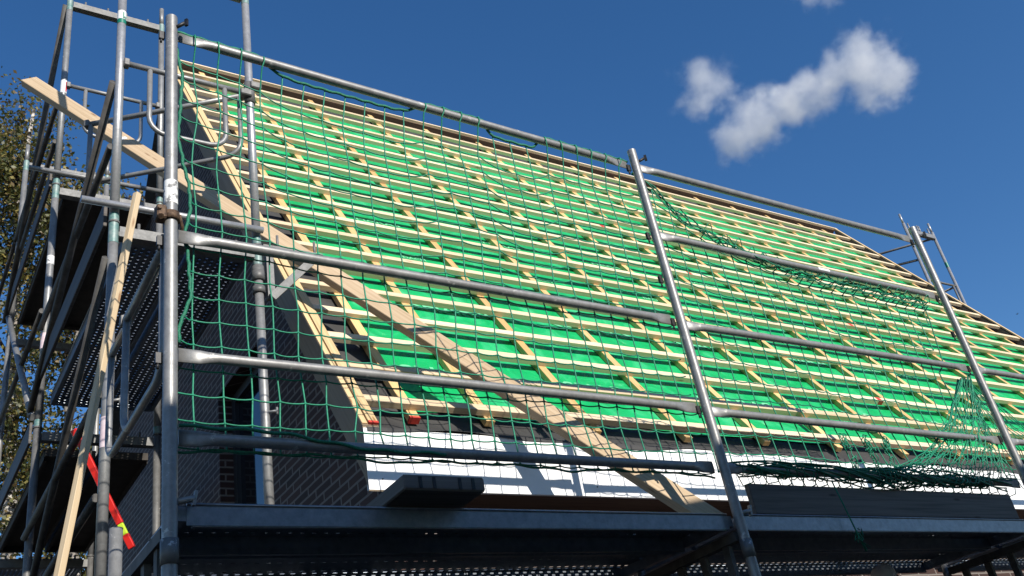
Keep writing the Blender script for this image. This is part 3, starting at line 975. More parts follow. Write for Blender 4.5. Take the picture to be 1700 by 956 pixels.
# frame rising past the far verge
t_ = thing('scaffold_frame', 'far scaffold frame sticking up behind the right roof verge', 'scaffold frame', (13.2, 6.92, 0))
for x, zt in ((13.2, 9.15), (13.93, 9.12)):
    a = MB(); a.tube([(x, 6.92, 0.02), (x, 6.92, 4.5), (x, 6.92, zt - .18)], RT, 12); a.tube([(x, 6.92, zt - .18), (x, 6.92, zt)], .018, 10); a.build('standard', M['alu'], t_)
a = MB(); a.abox(13.22, 13.91, 6.89, 6.95, 8.80, 8.87)
for x in (13.32, 13.55, 13.60, 13.84): a.tube([(x, 6.92, 8.86), (x, 6.92, 9.0)], .012, 6)
a.build('transom', M['galv'], t_)
a = MB(); a.tube([(13.2, 6.92, 7.92), (13.93, 6.92, 7.92)], .018, 8); a.tube([(13.83, 6.92, 7.92), (13.83, 6.92, 7.3)], .015, 8); a.tube([(13.86, 6.95, 7.9), (13.55, 7.9, 7.9)], .018, 8); a.tube([(13.86, 6.95, 8.82), (13.4, 9.0, 9.3)], .02, 8); a.tube([(13.2, 6.95, 8.3), (13.2, 9.0, 9.0)], .02, 8)
a.build('guard_tubes', M['galv_dark'], t_)
a = MB(); a.tube([(13.93, 6.92, 8.27), (13.93, 6.92, 8.36)], RT + .002, 12, cap=False); a.build('green_band', M['green_sticker'], t_)

# ------------------------------------------------------------------ timber in the scaffolding
P0, P1 = V((.574, 5.926, 6.913)), V((3.439, 3.23, 2.705))
pd = (P1 - P0).normalized()
pu = V((-.2, -1, .35)); pu = (pu - pd * pu.dot(pd)).normalized()
a = MB(); a.beam(P0, P1, .118, .052, pu, .003)
lp = a.build('long_plank', M['plank'], origin=P1)
tag(lp, 'long timber plank leaning from the deck up across the scaffolding to the upper left', 'plank')
q = MB()
c = P0 + pd * 1.05 + pu * .027
q.tube([c - pd * .01, c + pd * .05], .009, 8); q.box(c + pd * .06, pd, pd.cross(pu), pu, .03, .05, .004)
q.build('metal_tag', M['white_sticker'], lp)
h = MB(); c = P0 + pd * 3.0 + pu * .0255
h.tube([c, c + pu * .0008], .008, 10); h.build('bored_hole', M['black_iron'], lp)
L0, L1 = V((.895, 3.95, 4.59)), V((.28, 3.95, 0.02))
a = MB(); a.beam(L1, L0, .028, .030, (.5, -.87, 0), .002)
tag(a.build('roof_lath', M['batten'], origin=L1), 'pale square lath leaning upright against the left scaffolding in sun', 'lath')
# spirit level
lv = thing('spirit_level', 'red spirit level with a yellow green vial leaning low in the left scaffolding', 'spirit level', (1.17, 4.9, 3.12))
A_, B_ = V((.85, 5.0, 3.81)), V((1.15, 5.0, 3.19))
a = MB(); a.beam(A_, A_ + (B_ - A_) * .80, .022, .034, (.8, -.6, .2), .003); a.build('body', M['red_level'], lv)
a = MB(); a.beam(A_ + (B_ - A_) * .80, A_ + (B_ - A_) * .89, .018, .030, (.8, -.6, .2), .003); a.build('vial', M['vial'], lv)
a = MB(); a.beam(A_ + (B_ - A_) * .89, B_, .022, .034, (.8, -.6, .2), .003); a.build('end_piece', M['red_level'], lv)

# ------------------------------------------------------------------ safety nets
def strand(m_, a, b_, r, sag=0.0, n=4, sides=5):
    pts = []
    for k in range(n + 1):
        f = k / n
        p_ = a.lerp(b_, f)
        p_.z -= sag * 4 * f * (1 - f)
        pts.append(p_)
    m_.tube(pts, r, sides, cap=False)
YN = 3.068
def sm(a, b_, x):
    x = min(1, max(0, (x - a) / (b_ - a))); return x * x * (3 - 2 * x)
def toprope(x):
    """height of the border rope along the left bay's top rail"""
    zr_ = 4.748 - .0556 * (x - .835) / 2.42
    up = .027
    for c_, wd in ((1.60, .37), (2.52, .16)):
        up -= .075 * math.exp(-((x - c_) / wd) ** 8)
    return zr_ + up
def ropeover(x):
    return toprope(x) > 4.748 - .0556 * (x - .835) / 2.42
net1 = thing('safety_net', 'green safety net stretched over the left bay between the two posts', 'safety net', (.83, YN, 2.9), 'green safety nets of the eaves guard')
rows_z = [2.91 + .1 * j for j in range(18)] + [None]
nodes = {}
XS = [0.9 + .1 * i for i in range(24)]
for i, x in enumerate(XS):
    for j, z in enumerate(rows_z):
        tz = toprope(x)
        if z is None:
            P = V((x, YR if ropeover(x) else YN - .01, tz))
        else:
            f = sm(3.4, 4.62, z)
            dz = (tz - 4.735) * f * .8 - .10 * f * (1 - math.exp(-(x - .8) * 1.2))
            jx = .022 * mnoise.noise(V((x * 2.5, z * 4, 1)))
            jz = .009 * mnoise.noise(V((x * 3, z * 5, 7)))
            jy = .015 * mnoise.noise(V((x * 1.7, z * 1.7, 4)))
            xx = x + jx + .02 * f * math.sin(x * 3)
            if z < 3.2 and x < 2.2:
                xx += .02 * mnoise.noise(V((x * 9, z * 9, 2)))
            P = V((xx, YN + jy, z + dz + jz))
        nodes[i, j] = P
nm = MB()
NJ = len(rows_z)
for i in range(len(XS)):
    for j in range(NJ):
        P = nodes[i, j]
        if i + 1 < len(XS) and j < NJ - 1:
            strand(nm, P, nodes[i + 1, j], .0032, .003 + .005 * random.random(), 4)
        if j + 1 == NJ - 1 and ropeover(P.x):
            T_ = nodes[i, j + 1]
            nm.tube([P, V((P.x, YR - .006, T_.z - .062)), V((T_.x, YR - .026, T_.z - .035)), V((T_.x, YR - .022, T_.z - .010)), T_], .0034, 5, cap=False)
        elif j + 1 < NJ:
            strand(nm, P, nodes[i, j + 1], .0034, 0, 2)
        if j < NJ - 1:
            nm.ball(P, .0062, 6, 4)
# ties from the first and last columns to border ropes
def leftrope(z):
    pts = [(2.9, .83), (3.36, .845), (3.44, .868), (3.49, .887), (3.64, .880), (3.76, .868), (3.9, .888), (3.98, .884), (4.13, .858), (4.22, .842), (4.41, .852), (4.55, .860), (4.66, .842), (4.75, .83)]
    for (a, xa), (b_, xb) in zip(pts[:-1], pts[1:]):
        if a <= z <= b_: return xa + (xb - xa) * sm(a, b_, z)
    return .83
for j in range(NJ - 1):
    z = nodes[0, j].z
    if z < 3.3:
        strand(nm, V((.80, YN - .01, z + .01)), nodes[0, j], .0032, .004)
    else:
        strand(nm, V((leftrope(z), YN - .01, z + .012)), nodes[0, j], .0032, .008)
    strand(nm, nodes[len(XS) - 1, j], V((3.275, YN - .01, nodes[len(XS) - 1, j].z)), .0032, .006)
nm.build('mesh', M['net'], net1)
rp = MB()
pts = []
for k in range(70):
    z = 3.30 + (4.745 - 3.30) * k / 69
    pts.append(V((leftrope(z) + .0025 * math.sin(k * 2.1), YN - .012, z)))
rp.tube(pts, .0068, 7)
pts = []
for k in range(150):
    x = .83 + (3.27 - .83) * k / 149
    tz = toprope(x)
    over = ropeover(x)
    pts.append(V((x, YR if over else YN - .016, tz + .003 * math.sin(k * 1.3))))
rp.tube(pts, .0068, 7)
pts = [V((.83 + 2.44 * k / 80, YR + .022 + .006 * math.sin(k * .7), 2.902 - .016 * max(0, math.sin(k * .23 + 2)) ** 3 - .003 * math.sin(k * 1.1))) for k in range(81)]
rp.tube(pts, .0048, 7)
pts = [V((.83 + 1.0 * k / 40, YR - .024, 2.965 - .05 * sm(10, 30, k) + .004 * math.sin(k * .9))) for k in range(41)]
rp.tube(pts, .0065, 7)
rp.build('border_rope', M['rope'], net1)

# right bay net
net2 = thing('safety_net', 'green safety net sagging from the middle post over the right bay', 'safety net', (3.32, YN, 2.9), 'green safety nets of the eaves guard')
TOP = [(3.30, 4.70), (3.45, 4.62), (3.57, 4.48), (3.70, 4.42), (3.81, 4.37), (4.07, 4.29), (4.31, 4.25), (5.7, 4.23)]
def top2(x):
    for (a, za), (b_, zb) in zip(TOP[:-1], TOP[1:]):
        if a <= x <= b_: return za + (zb - za) * (x - a) / (b_ - a)
    return TOP[-1][1]
nodes = {}
XS = [3.33 + .1 * i for i in range(24)]
ZR2 = [2.93 + .1 * j for j in range(17)]
nm = MB()
def rightlim(z):
    return 5.66 if z > 4.0 else (5.60 if z > 3.72 else 5.50 - .0 * z)
for i, x in enumerate(XS):
    t2 = top2(x)
    for j, z in enumerate(ZR2):
        over = z - t2
        f = sm(4.2, 3.0, z) if False else 0
        zz = z
        if over > -.12:                       # surplus rows bunch up under the rope or loop over the rail
            zz = t2 - .12 + .09 * math.tanh((over + .12) * 2.2) + .015 * mnoise.noise(V((x * 7, z * 9, 1)))
        xx = x + .010 * mnoise.noise(V((x * 4, z * 4, 9)))
        low = sm(3.25, 2.93, z)
        xx += .10 * sm(3.45, 2.93, z) * sm(3.3, 4.2, x)
        xx += .03 * sm(4.1, 3.3, z) * sm(5.6, 3.6, x) * 0
        yy = YN + .02 * mnoise.noise(V((x * 2, z * 2, 5)))
        if over > -.02: yy -= .05 * (j % 2)
        zz += .010 * mnoise.noise(V((x * 3, z * 4, 6))) - .02 * sm(3.4, 5.4, x) * sm(4.1, 3.5, z)
        # rows lift toward the middle post where the net hangs on its knot
        zz += .10 * math.exp(-(x - 3.3) * 2.4) * sm(3.3, 4.0, z)
        if zz > t2 + .02: zz = t2 + .02
        nodes[i, j] = V((xx, yy, zz))
for i in range(len(XS)):
    for j in range(len(ZR2)):
        P = nodes[i, j]
        if P.x > rightlim(P.z): continue
        if ZR2[j] - top2(XS[i]) > .42: continue
        if (i + 1, j) in nodes and nodes[i + 1, j].x <= rightlim(P.z):
            strand(nm, P, nodes[i + 1, j], .0032, .004 + .006 * random.random(), 4)
        if (i, j + 1) in nodes and ZR2[j + 1] - top2(XS[i]) <= .42:
            strand(nm, P, nodes[i, j + 1], .0034, 0, 2)
        nm.ball(P, .0062, 6, 4)
# loops standing over the rail
for i, x in enumerate(XS[4:]):
    t2 = top2(x)
    pts = []
    for k in range(10):
        f = k / 9
        pts.append(V((x + .07 * f + .01 * math.sin(i), YN - .02 - .03 * math.sin(math.pi * f), t2 - .05 + .075 * math.sin(math.pi * f) * (0.6 + .4 * mnoise.noise(V((i * 1.7, 0, 0)))))))
    nm.tube(pts, .0026, 5, cap=False)
nm.build('mesh', M['net'], net2)
rp = MB()
for q in range(3):
    pts = []
    for k in range(90):
        x = 3.32 + (5.62 - 3.32) * k / 89
        pts.append(V((x, YN - .004 + .012 * math.sin(k * .8 + q * 2), top2(x) - .012 * q - .012 + .014 * math.sin(k * (.61 + .1 * q) + q) )))
    rp.tube(pts, .0042, 6)
pts = [V((5.66, YN, 4.22)), V((5.65, YN, 4.05)), V((5.62, YN, 3.9)), V((5.61, YN + .01, 3.74)), V((5.50, YN, 3.66)), V((5.52, YN, 3.52)), V((5.53, YN, 3.35)), V((5.50, YN, 3.2)), V((5.46, YN, 3.05))]
rp.tube(pts, .0045, 6)
for k, x0 in enumerate((3.62, 3.95, 4.2)):
    # loose curls of rope end
    cpt = V((x0, YN - .02, top2(x0) - .02))
    rp.tube([cpt + V((.035 * math.cos(th) - .02, .01 * math.sin(th * 2), .045 * math.sin(th))) for th in [q * .35 for q in range(20)]], .0035, 5)
rp.build('border_rope', M['rope'], net2)

# gathered net fanning from the right post
net3 = thing('gathered_net', 'bright green net pulled together on the right post and fanning out below', 'safety net', (5.70, 3.05, 3.64))
nm = MB()
G = V((5.775, 3.075, 3.66))
def fan(i, j, ni, nj):
    u, v_ = i / (ni - 1), j / (nj - 1)
    bx = 4.35 + 1.43 * u ** .85
    bottom = V((bx, 3.05 - .06 * math.sin(math.pi * u), 2.935 + .03 * math.sin(u * 9)))
    g_ = G + V((.03 * (u - .7), .04 * math.sin(u * 7), 0))
    p_ = g_.lerp(bottom, v_)
    sag = .16 * math.sin(math.pi * v_) * (1 - u)
    p_.z -= sag
    p_.x += .018 * math.sin(i * 1.3 + j * .9) * math.sin(math.pi * v_)
    p_.z += .016 * mnoise.noise(V((i * .7, j * .7, 3)))
    p_.y += .03 * mnoise.noise(V((i * .5, j * .5, 8)))
    if (i + j) % 2: p_.x += .010 * math.sin(math.pi * v_)
    return p_
ni, nj = 34, 18
for i in range(ni):
    for j in range(nj):
        P = fan(i, j, ni, nj)
        if j + 1 < nj: strand(nm, P, fan(i, j + 1, ni, nj), .0029, 0, 2)
        if i + 1 < ni and j > 3: strand(nm, P, fan(i + 1, j, ni, nj), .0026, .01, 3)
def fan2(i, j, ni, nj):
    u, v_ = i / (ni - 1), j / (nj - 1)
    bottom = V((5.86 + 1.1 * u, 3.07, 2.92 + .22 * u))
    p_ = (G + V((.03 * u + .02, .02, 0))).lerp(bottom, v_)
    p_.z -= .10 * math.sin(math.pi * v_) * u
    p_.x += .012 * math.sin(i * 1.9 + j * 1.1)
    p_.y += .03 * mnoise.noise(V((i * .5, j * .5, 18)))
    return p_
for i in range(14):
    for j in range(13):
        P = fan2(i, j, 14, 13)
        if j + 1 < 13: strand(nm, P, fan2(i, j + 1, 14, 13), .0025, 0, 2)
        if i + 1 < 14 and j > 2: strand(nm, P, fan2(i + 1, j, 14, 13), .0022, .01, 3)
nm.build('mesh', M['net'], net3)
# rolled net on the lowest right rail
roll = MB()
for q in range(20):
    pts = []
    ph = random.random() * 6.28; rr = random.uniform(.012, .042); k0 = random.uniform(5, 14)
    x0 = 3.33 + random.uniform(0, .35); x1 = 5.72 - random.uniform(0, .4)
    for k in range(70):
        x = x0 + (x1 - x0) * k / 69
        th = ph + k0 * (x - x0) * .55
        bulge = 1 + .5 * math.exp(-((x - 4.6) / .35) ** 2)
        pts.append(V((x, YR + .010 + rr * bulge * math.cos(th) - .012, 2.935 + rr * bulge * math.sin(th) - .006 * math.sin(x * 6) - .012 * sm(3.4, 4.6, x))))
    roll.tube(pts, .0042, 5)
for q in range(34):
    x = random.uniform(3.4, 5.65)
    rr = .035 + .02 * math.exp(-((x - 4.6) / .4) ** 2)
    cpt = V((x, YR, 2.925))
    pts = [cpt + V((.05 * (k / 9 - .5), rr * math.cos(k * .65 + q), rr * math.sin(k * .65 + q))) for k in range(10)]
    roll.tube(pts, .0030, 5)
for q in range(26):      # meshes hanging below the roll
    x = 3.4 + .088 * q
    dz = .05 + .03 * mnoise.noise(V((q * .8, 0, 0)))
    roll.tube([V((x, YR, 2.90)), V((x + .03, YR + .01, 2.90 - dz)), V((x + .09, YR, 2.895 - dz * .6)), V((x + .11, YR, 2.9))], .0028, 5, cap=False)
roll.tube([V((4.02, 3.0, 2.88)), V((4.04, 2.995, 2.76)), V((4.06, 2.99, 2.62)), V((4.09, 2.995, 2.52))], .004, 6)
for q in range(14):
    c_ = V((4.08, 2.99, 2.60)) + V((random.uniform(-.02, .02), random.uniform(-.01, .01), random.uniform(-.07, .05)))
    roll.tube([c_, c_ + V((random.uniform(-.03, .03), .005, random.uniform(-.03, .03))), c_ + V((random.uniform(-.03, .03), 0, random.uniform(-.04, .0)))], .0028, 5)
rn = roll.build('rolled_net', M['rope'], origin=(4.5, YR, 2.9))
tag(rn, 'dark green net rolled round the lowest right rail with loose ends', 'safety net')
# frayed knots hanging in the right bay
for x0, lb_ in ((4.33, 'leftmost of three frayed rope tufts over the low right rail'), (4.52, 'middle one of three frayed rope tufts over the low right rail'), (4.66, 'rightmost of three frayed rope tufts, next to the net fan')):
    kn = MB()
    for q in range(16):
        c_ = V((x0 + random.uniform(-.03, .03), YN - .01, 3.02 + random.uniform(-.03, .16)))
        pts = [c_ + V((.022 * math.cos(k * .8 + q), .01 * math.sin(k + q), .022 * math.sin(k * .8 + q * 2) - .006 * k)) for k in range(9)]
        kn.tube(pts, .0026, 5)
    tag(kn.build('rope_tuft', M['net'], origin=(x0, YN, 3.05)), lb_, 'rope', 'frayed rope tufts')

# ------------------------------------------------------------------ trees
def tree(name, label, base, path, crowns, nleaf, seed, rtrunk=.16, lsize=.055):
    rnd = random.Random(seed)
    t_ = thing(name, label, 'tree', base, 'birch trees behind the gable scaffolding')
    a = MB()
    n = len(path)
    a.tube(path, [rtrunk * (1 - .82 * k / (n - 1)) for k in range(n)], 10)
    a.build('trunk', M['bark'], t_)
    br = MB(); lf = MB()
    tips = []
    for (c_, rad, hgt) in crowns:
        c_ = V(c_)
        k = max(1, int(10 * rad * hgt ** .5))
        for q in range(k):
            tip = c_ + V((rnd.gauss(0, rad * .55), rnd.gauss(0, rad * .55), rnd.uniform(-hgt, hgt) * .8))
            # start on the trunk somewhat lower
            zz = tip.z - rnd.uniform(.5, 1.6)
            best = min(path, key=lambda p_: abs(V(p_).z - zz))
            st = V(best)
            mid = st.lerp(tip, .5) + V((rnd.uniform(-.2, .2), rnd.uniform(-.2, .2), .25))
            pts = [st, st.lerp(mid, .5) + V((0, 0, .08)), mid, mid.lerp(tip, .5) + V((0, 0, .06)), tip]
            br.tube(pts, [.035, .026, .018, .011, .005], 5)
            for w_ in range(9):
                s0 = mid.lerp(tip, rnd.random())
                e = s0 + V((rnd.gauss(0, .35), rnd.gauss(0, .35), rnd.gauss(-.1, .35)))
                br.tube([s0, s0.lerp(e, .5) + V((0, 0, .05)), e], [.008, .006, .003], 4)
                tips.append(e)
            tips.append(tip)
    for q in range(nleaf):
        c_ = rnd.choice(tips)
        sp = .15
        p_ = c_ + V((rnd.gauss(0, sp), rnd.gauss(0, sp), rnd.gauss(-.05, sp * 1.1)))
        s = lsize * rnd.uniform(.6, 1.25)
        d1 = V((rnd.gauss(0, 1), rnd.gauss(0, 1), rnd.gauss(-.4, .8))).normalized()
        d2 = d1.orthogonal().normalized()
        d2 = (Matrix.Rotation(rnd.random() * 6.28, 3, d1) @ d2)
        lf.m = rnd.choices((0, 1, 2, 3), (5, 3, 1.6, 4))[0]
        lf.quad(p_ - d1 * s * .5, p_ + d2 * s * .36, p_ + d1 * s * .6, p_ - d2 * s * .36)
    cr = lf.build('crown', LEAF, t_)
    br.build('limbs', M['twig'], t_)
    return t_
tree('birch_tree', 'birch with a white trunk and brownish leaves at the left edge', (2.6, 20.2, 0),
     [(2.6, 20.2, 0), (2.5, 19.6, 3), (2.35, 19.1, 6), (2.15, 18.7, 9), (1.95, 18.3, 11), (1.85, 17.8, 12.6), (1.7, 17.4, 14), (1.75, 17.2, 15.2), (1.8, 17.1, 16.2)],
     [((1.5, 17.0, 15.3), .8, 1.5), ((1.0, 17.2, 14.2), .6, 1.2), ((1.2, 17.6, 12.8), .6, 1.0), ((2.2, 17.4, 13.2), .6, 1.6), ((2.7, 18.4, 10.2), .65, 1.6), ((1.7, 18.9, 9.6), .65, 1.3), ((2.8, 19.3, 7.6), .8, 1.6), ((2.0, 19.6, 6.6), .6, 1.2)],
     30000, 3, .17, .085)
tree('birch_tree', 'fuller birch behind the scaffold rails, its leaves showing between the poles', (4.0, 19.6, 0),
     [(4.0, 19.6, 0), (3.8, 19.2, 3), (3.5, 18.9, 6), (3.1, 18.4, 8.5), (2.9, 17.9, 10.4), (3.0, 17.2, 12.2), (3.1, 16.8, 13.6), (3.2, 16.6, 14.6)],
     [((3.0, 16.9, 13.2), .7, 1.2), ((3.8, 16.9, 12.6), .5, 1.1), ((2.6, 17.5, 11.8), .6, 1.3), ((3.5, 18.6, 8.6), .7, 1.5), ((3.9, 19.2, 6.6), .8, 1.3)],
     20000, 11, .13, .085)
# branch of a nearer tree reaching into the top left corner
tree('birch_tree', 'near tree whose last leaves hang into the top left corner', (-1.9, 11.5, 0),
     [(-1.9, 11.5, 0), (-1.8, 11.5, 5), (-1.5, 11.6, 9), (-1.2, 11.6, 12), (-.9, 11.6, 14)],
     [((-.45, 11.75, 13.1), .45, .5), ((-1.3, 11.6, 13.0), .7, 1.2)], 3000, 21, .15, .07)

# ------------------------------------------------------------------ clouds
def cloud(label, centre, size, blobs, dens, seed):
    """volume in an ellipsoid hull; blobs in local units (x right, y depth, z up)"""
    me = bpy.data.meshes.new('cloud')
    bm2 = bmesh.new()
    bmesh.ops.create_icosphere(bm2, subdivisions=3, radius=1.0)
    bm2.to_mesh(me); bm2.free()
    o = bpy.data.objects.new('cloud', me)
    COL.objects.link(o)
    right = AX_R.copy(); fwd = AX_F.copy(); up = -AX_D
    mw = Matrix.Identity(4)
    for i in range(3):
        mw[i][0], mw[i][1], mw[i][2], mw[i][3] = right[i] * size[0], fwd[i] * size[1], up[i] * size[2], centre[i]
    o.matrix_world = mw
    m_ = bpy.data.materials.new('cloud_vapour'); m_.use_nodes = True
    t_ = m_.node_tree
    for n_ in list(t_.nodes):
        if n_.type == 'BSDF_PRINCIPLED': t_.nodes.remove(n_)
    tc_ = N(t_, "ShaderNodeTexCoord")
    # metres
    sc2 = N(t_, "ShaderNodeVectorMath", operation='MULTIPLY'); sc2.inputs[1].default_value = size
    t_.links.new(tc_.outputs['Object'], sc2.inputs[0])
    n1_ = N(t_, "ShaderNodeTexNoise", Scale=.055, Detail=5, Roughness=.6)
    off = N(t_, "ShaderNodeVectorMath", operation='ADD'); off.inputs[1].default_value = (seed * 31.7, seed * 7.3, seed * 3.1)
    t_.links.new(sc2.outputs[0], off.inputs[0]); t_.links.new(off.outputs[0], n1_.inputs['Vector'])
    # warp position
    wsub = N(t_, "ShaderNodeVectorMath", operation='SUBTRACT'); wsub.inputs[1].default_value = (.5, .5, .5)
    t_.links.new(n1_.outputs['Color'], wsub.inputs[0])
    wsc = N(t_, "ShaderNodeVectorMath", operation='SCALE'); wsc.inputs['Scale'].default_value = 20
    t_.links.new(wsub.outputs[0], wsc.inputs[0])
    wad = N(t_, "ShaderNodeVectorMath", operation='ADD')
    t_.links.new(sc2.outputs[0], wad.inputs[0]); t_.links.new(wsc.outputs[0], wad.inputs[1])
    acc = None
    for (bx, by, bz, r_, k_) in blobs:
        dd = N(t_, "ShaderNodeVectorMath", operation='DISTANCE'); dd.inputs[1].default_value = (bx, by, bz)
        t_.links.new(wad.outputs[0], dd.inputs[0])
        mr = N(t_, "ShaderNodeMapRange", interpolation_type='SMOOTHSTEP')
        mr.inputs['From Min'].default_value = r_; mr.inputs['From Max'].default_value = r_ * .1
        mr.inputs['To Min'].default_value = 0; mr.inputs['To Max'].default_value = k_
        t_.links.new(dd.outputs['Value'], mr.inputs['Value'])
        if acc is None: acc = mr.outputs[0]
        else:
            mx_ = N(t_, "ShaderNodeMath", operation='MAXIMUM')
            t_.links.new(acc, mx_.inputs[0]); t_.links.new(mr.outputs[0], mx_.inputs[1]); acc = mx_.outputs[0]
    n2_ = N(t_, "ShaderNodeTexNoise", Scale=.085, Detail=8, Roughness=.62)
    t_.links.new(off.outputs[0], n2_.inputs['Vector'])
    mr2 = N(t_, "ShaderNodeMapRange"); mr2.inputs['From Min'].default_value = .25; mr2.inputs['From Max'].default_value = .75; mr2.inputs['To Min'].default_value = -.55; mr2.inputs['To Max'].default_value = .55
    t_.links.new(n2_.outputs['Fac'], mr2.inputs['Value'])
    su = N(t_, "ShaderNodeMath", operation='ADD')
    t_.links.new(acc, su.inputs[0]); t_.links.new(mr2.outputs[0], su.inputs[1])
    mu = N(t_, "ShaderNodeMapRange", interpolation_type='SMOOTHSTEP')
    mu.inputs['From Min'].default_value = .18; mu.inputs['From Max'].default_value = 1.0
    t_.links.new(su.outputs[0], mu.inputs['Value'])
    mk = N(t_, "ShaderNodeMath", operation='MULTIPLY'); gt = N(t_, "ShaderNodeMapRange"); gt.inputs['From Max'].default_value = .25
    t_.links.new(acc, gt.inputs['Value']); t_.links.new(mu.outputs[0], mk.inputs[0]); t_.links.new(gt.outputs[0], mk.inputs[1]); mu = mk
    mu2 = N(t_, "ShaderNodeMath", operation='MULTIPLY'); mu2.inputs[1].default_value = dens
    t_.links.new(mu.outputs[0], mu2.inputs[0])
    pv = N(t_, "ShaderNodeVolumePrincipled")
    pv.inputs['Color'].default_value = (.99, .99, .99, 1)
    pv.inputs['Anisotropy'].default_value = 0.0
    t_.links.new(mu2.outputs[0], pv.inputs['Density'])
    t_.links.new(pv.outputs[0], t_.nodes['Material Output'].inputs['Volume'])
    me.materials.append(m_)
    return tag(o, label, 'cloud', 'small white clouds')
def cam_pt(px, py, dist):
    d_ = AX_R * ((px - 850) / 1608.63) + AX_D * ((py - 478) / 1608.63) + AX_F
    return CAM_POS + d_ * dist
DC = 500.0
K = DC / 1608.63
def loc_blobs(px0, py0, lst):
    return [((x - px0) * K, 0, -(y - py0) * K, r_ * 1.22 * K, k_) for x, y, r_, k_ in lst]
cloud('long white cloud slanting up to the right in the upper right sky', cam_pt(1350, 155, DC), (270 * K, 75 * K, 190 * K),
      loc_blobs(1350, 155, [(1225, 228, 52, .9), (1262, 200, 58, 1), (1300, 172, 55, 1), (1345, 150, 58, .9), (1390, 125, 55, .8), (1435, 105, 70, 1), (1470, 125, 60, 1), (1440, 140, 55, .9)]), .055, 1)
cloud('rounded small white puff left of the long slanting cloud', cam_pt(1172, 150, DC), (125 * K, 60 * K, 125 * K),
      loc_blobs(1172, 150, [(1170, 140, 58, .9), (1155, 165, 45, .8), (1200, 155, 45, .6), (1172, 115, 40, .6)]), .040, 2)
cloud('thin white wisp at the top edge of the sky', cam_pt(1345, -8, DC), (120 * K, 50 * K, 75 * K),
      loc_blobs(1345, -8, [(1340, -8, 34, .7), (1375, -8, 30, .5), (1310, -10, 26, .4)]), .035, 3)

# ------------------------------------------------------------------ birds
def bird(label, pos, span, heading, roll_):
    o = thing('bird', label, 'bird', pos)
    h = V(heading).normalized(); side = h.cross(V((0, 0, 1))).normalized(); up = side.cross(h)
    side = (side * math.cos(roll_) + up * math.sin(roll_)); up = side.cross(h)
    P_ = V(pos)
    a = MB()
    bl = span * .5
    a.tube([P_ + h * bl * f for f in (-.4, -.25, 0, .25, .42, .5)], [(span * r_, span * r_) for r_ in (.015, .05, .075, .06, .035, .004)], 8)
    a.build('body', M['bird'], o)
    for s in (-1, 1):
        a = MB()
        pr = [P_ + h * bl * .25, P_ + side * s * span * .25 + h * bl * .32 + up * span * .06, P_ + side * s * span * .52 - h * bl * .1 + up * span * .02, P_ + side * s * span * .22 - h * bl * .05 + up * span * .05, P_ - h * bl * .12]
        a.prism(pr, up * span * .012); a.build('wing', M['bird'], o)
        a = MB()
        a.prism([P_ - h * bl * .35, P_ - h * bl * .95 + side * s * span * .10, P_ - h * bl * .88 + side * s * span * .05, P_ - h * bl * .55], up * span * .01); a.build('tail_fork', M['bird'], o)
bird('tiny dark bird far off in the blue sky above the right verge', cam_pt(1689, 521, 60), .24, (-.3, .3, -.5), .6)
bird('dark bird with forked tail cut off by the right picture edge', cam_pt(1712, 277, 30), .50, AX_R * .75 - AX_D * .55, .2)

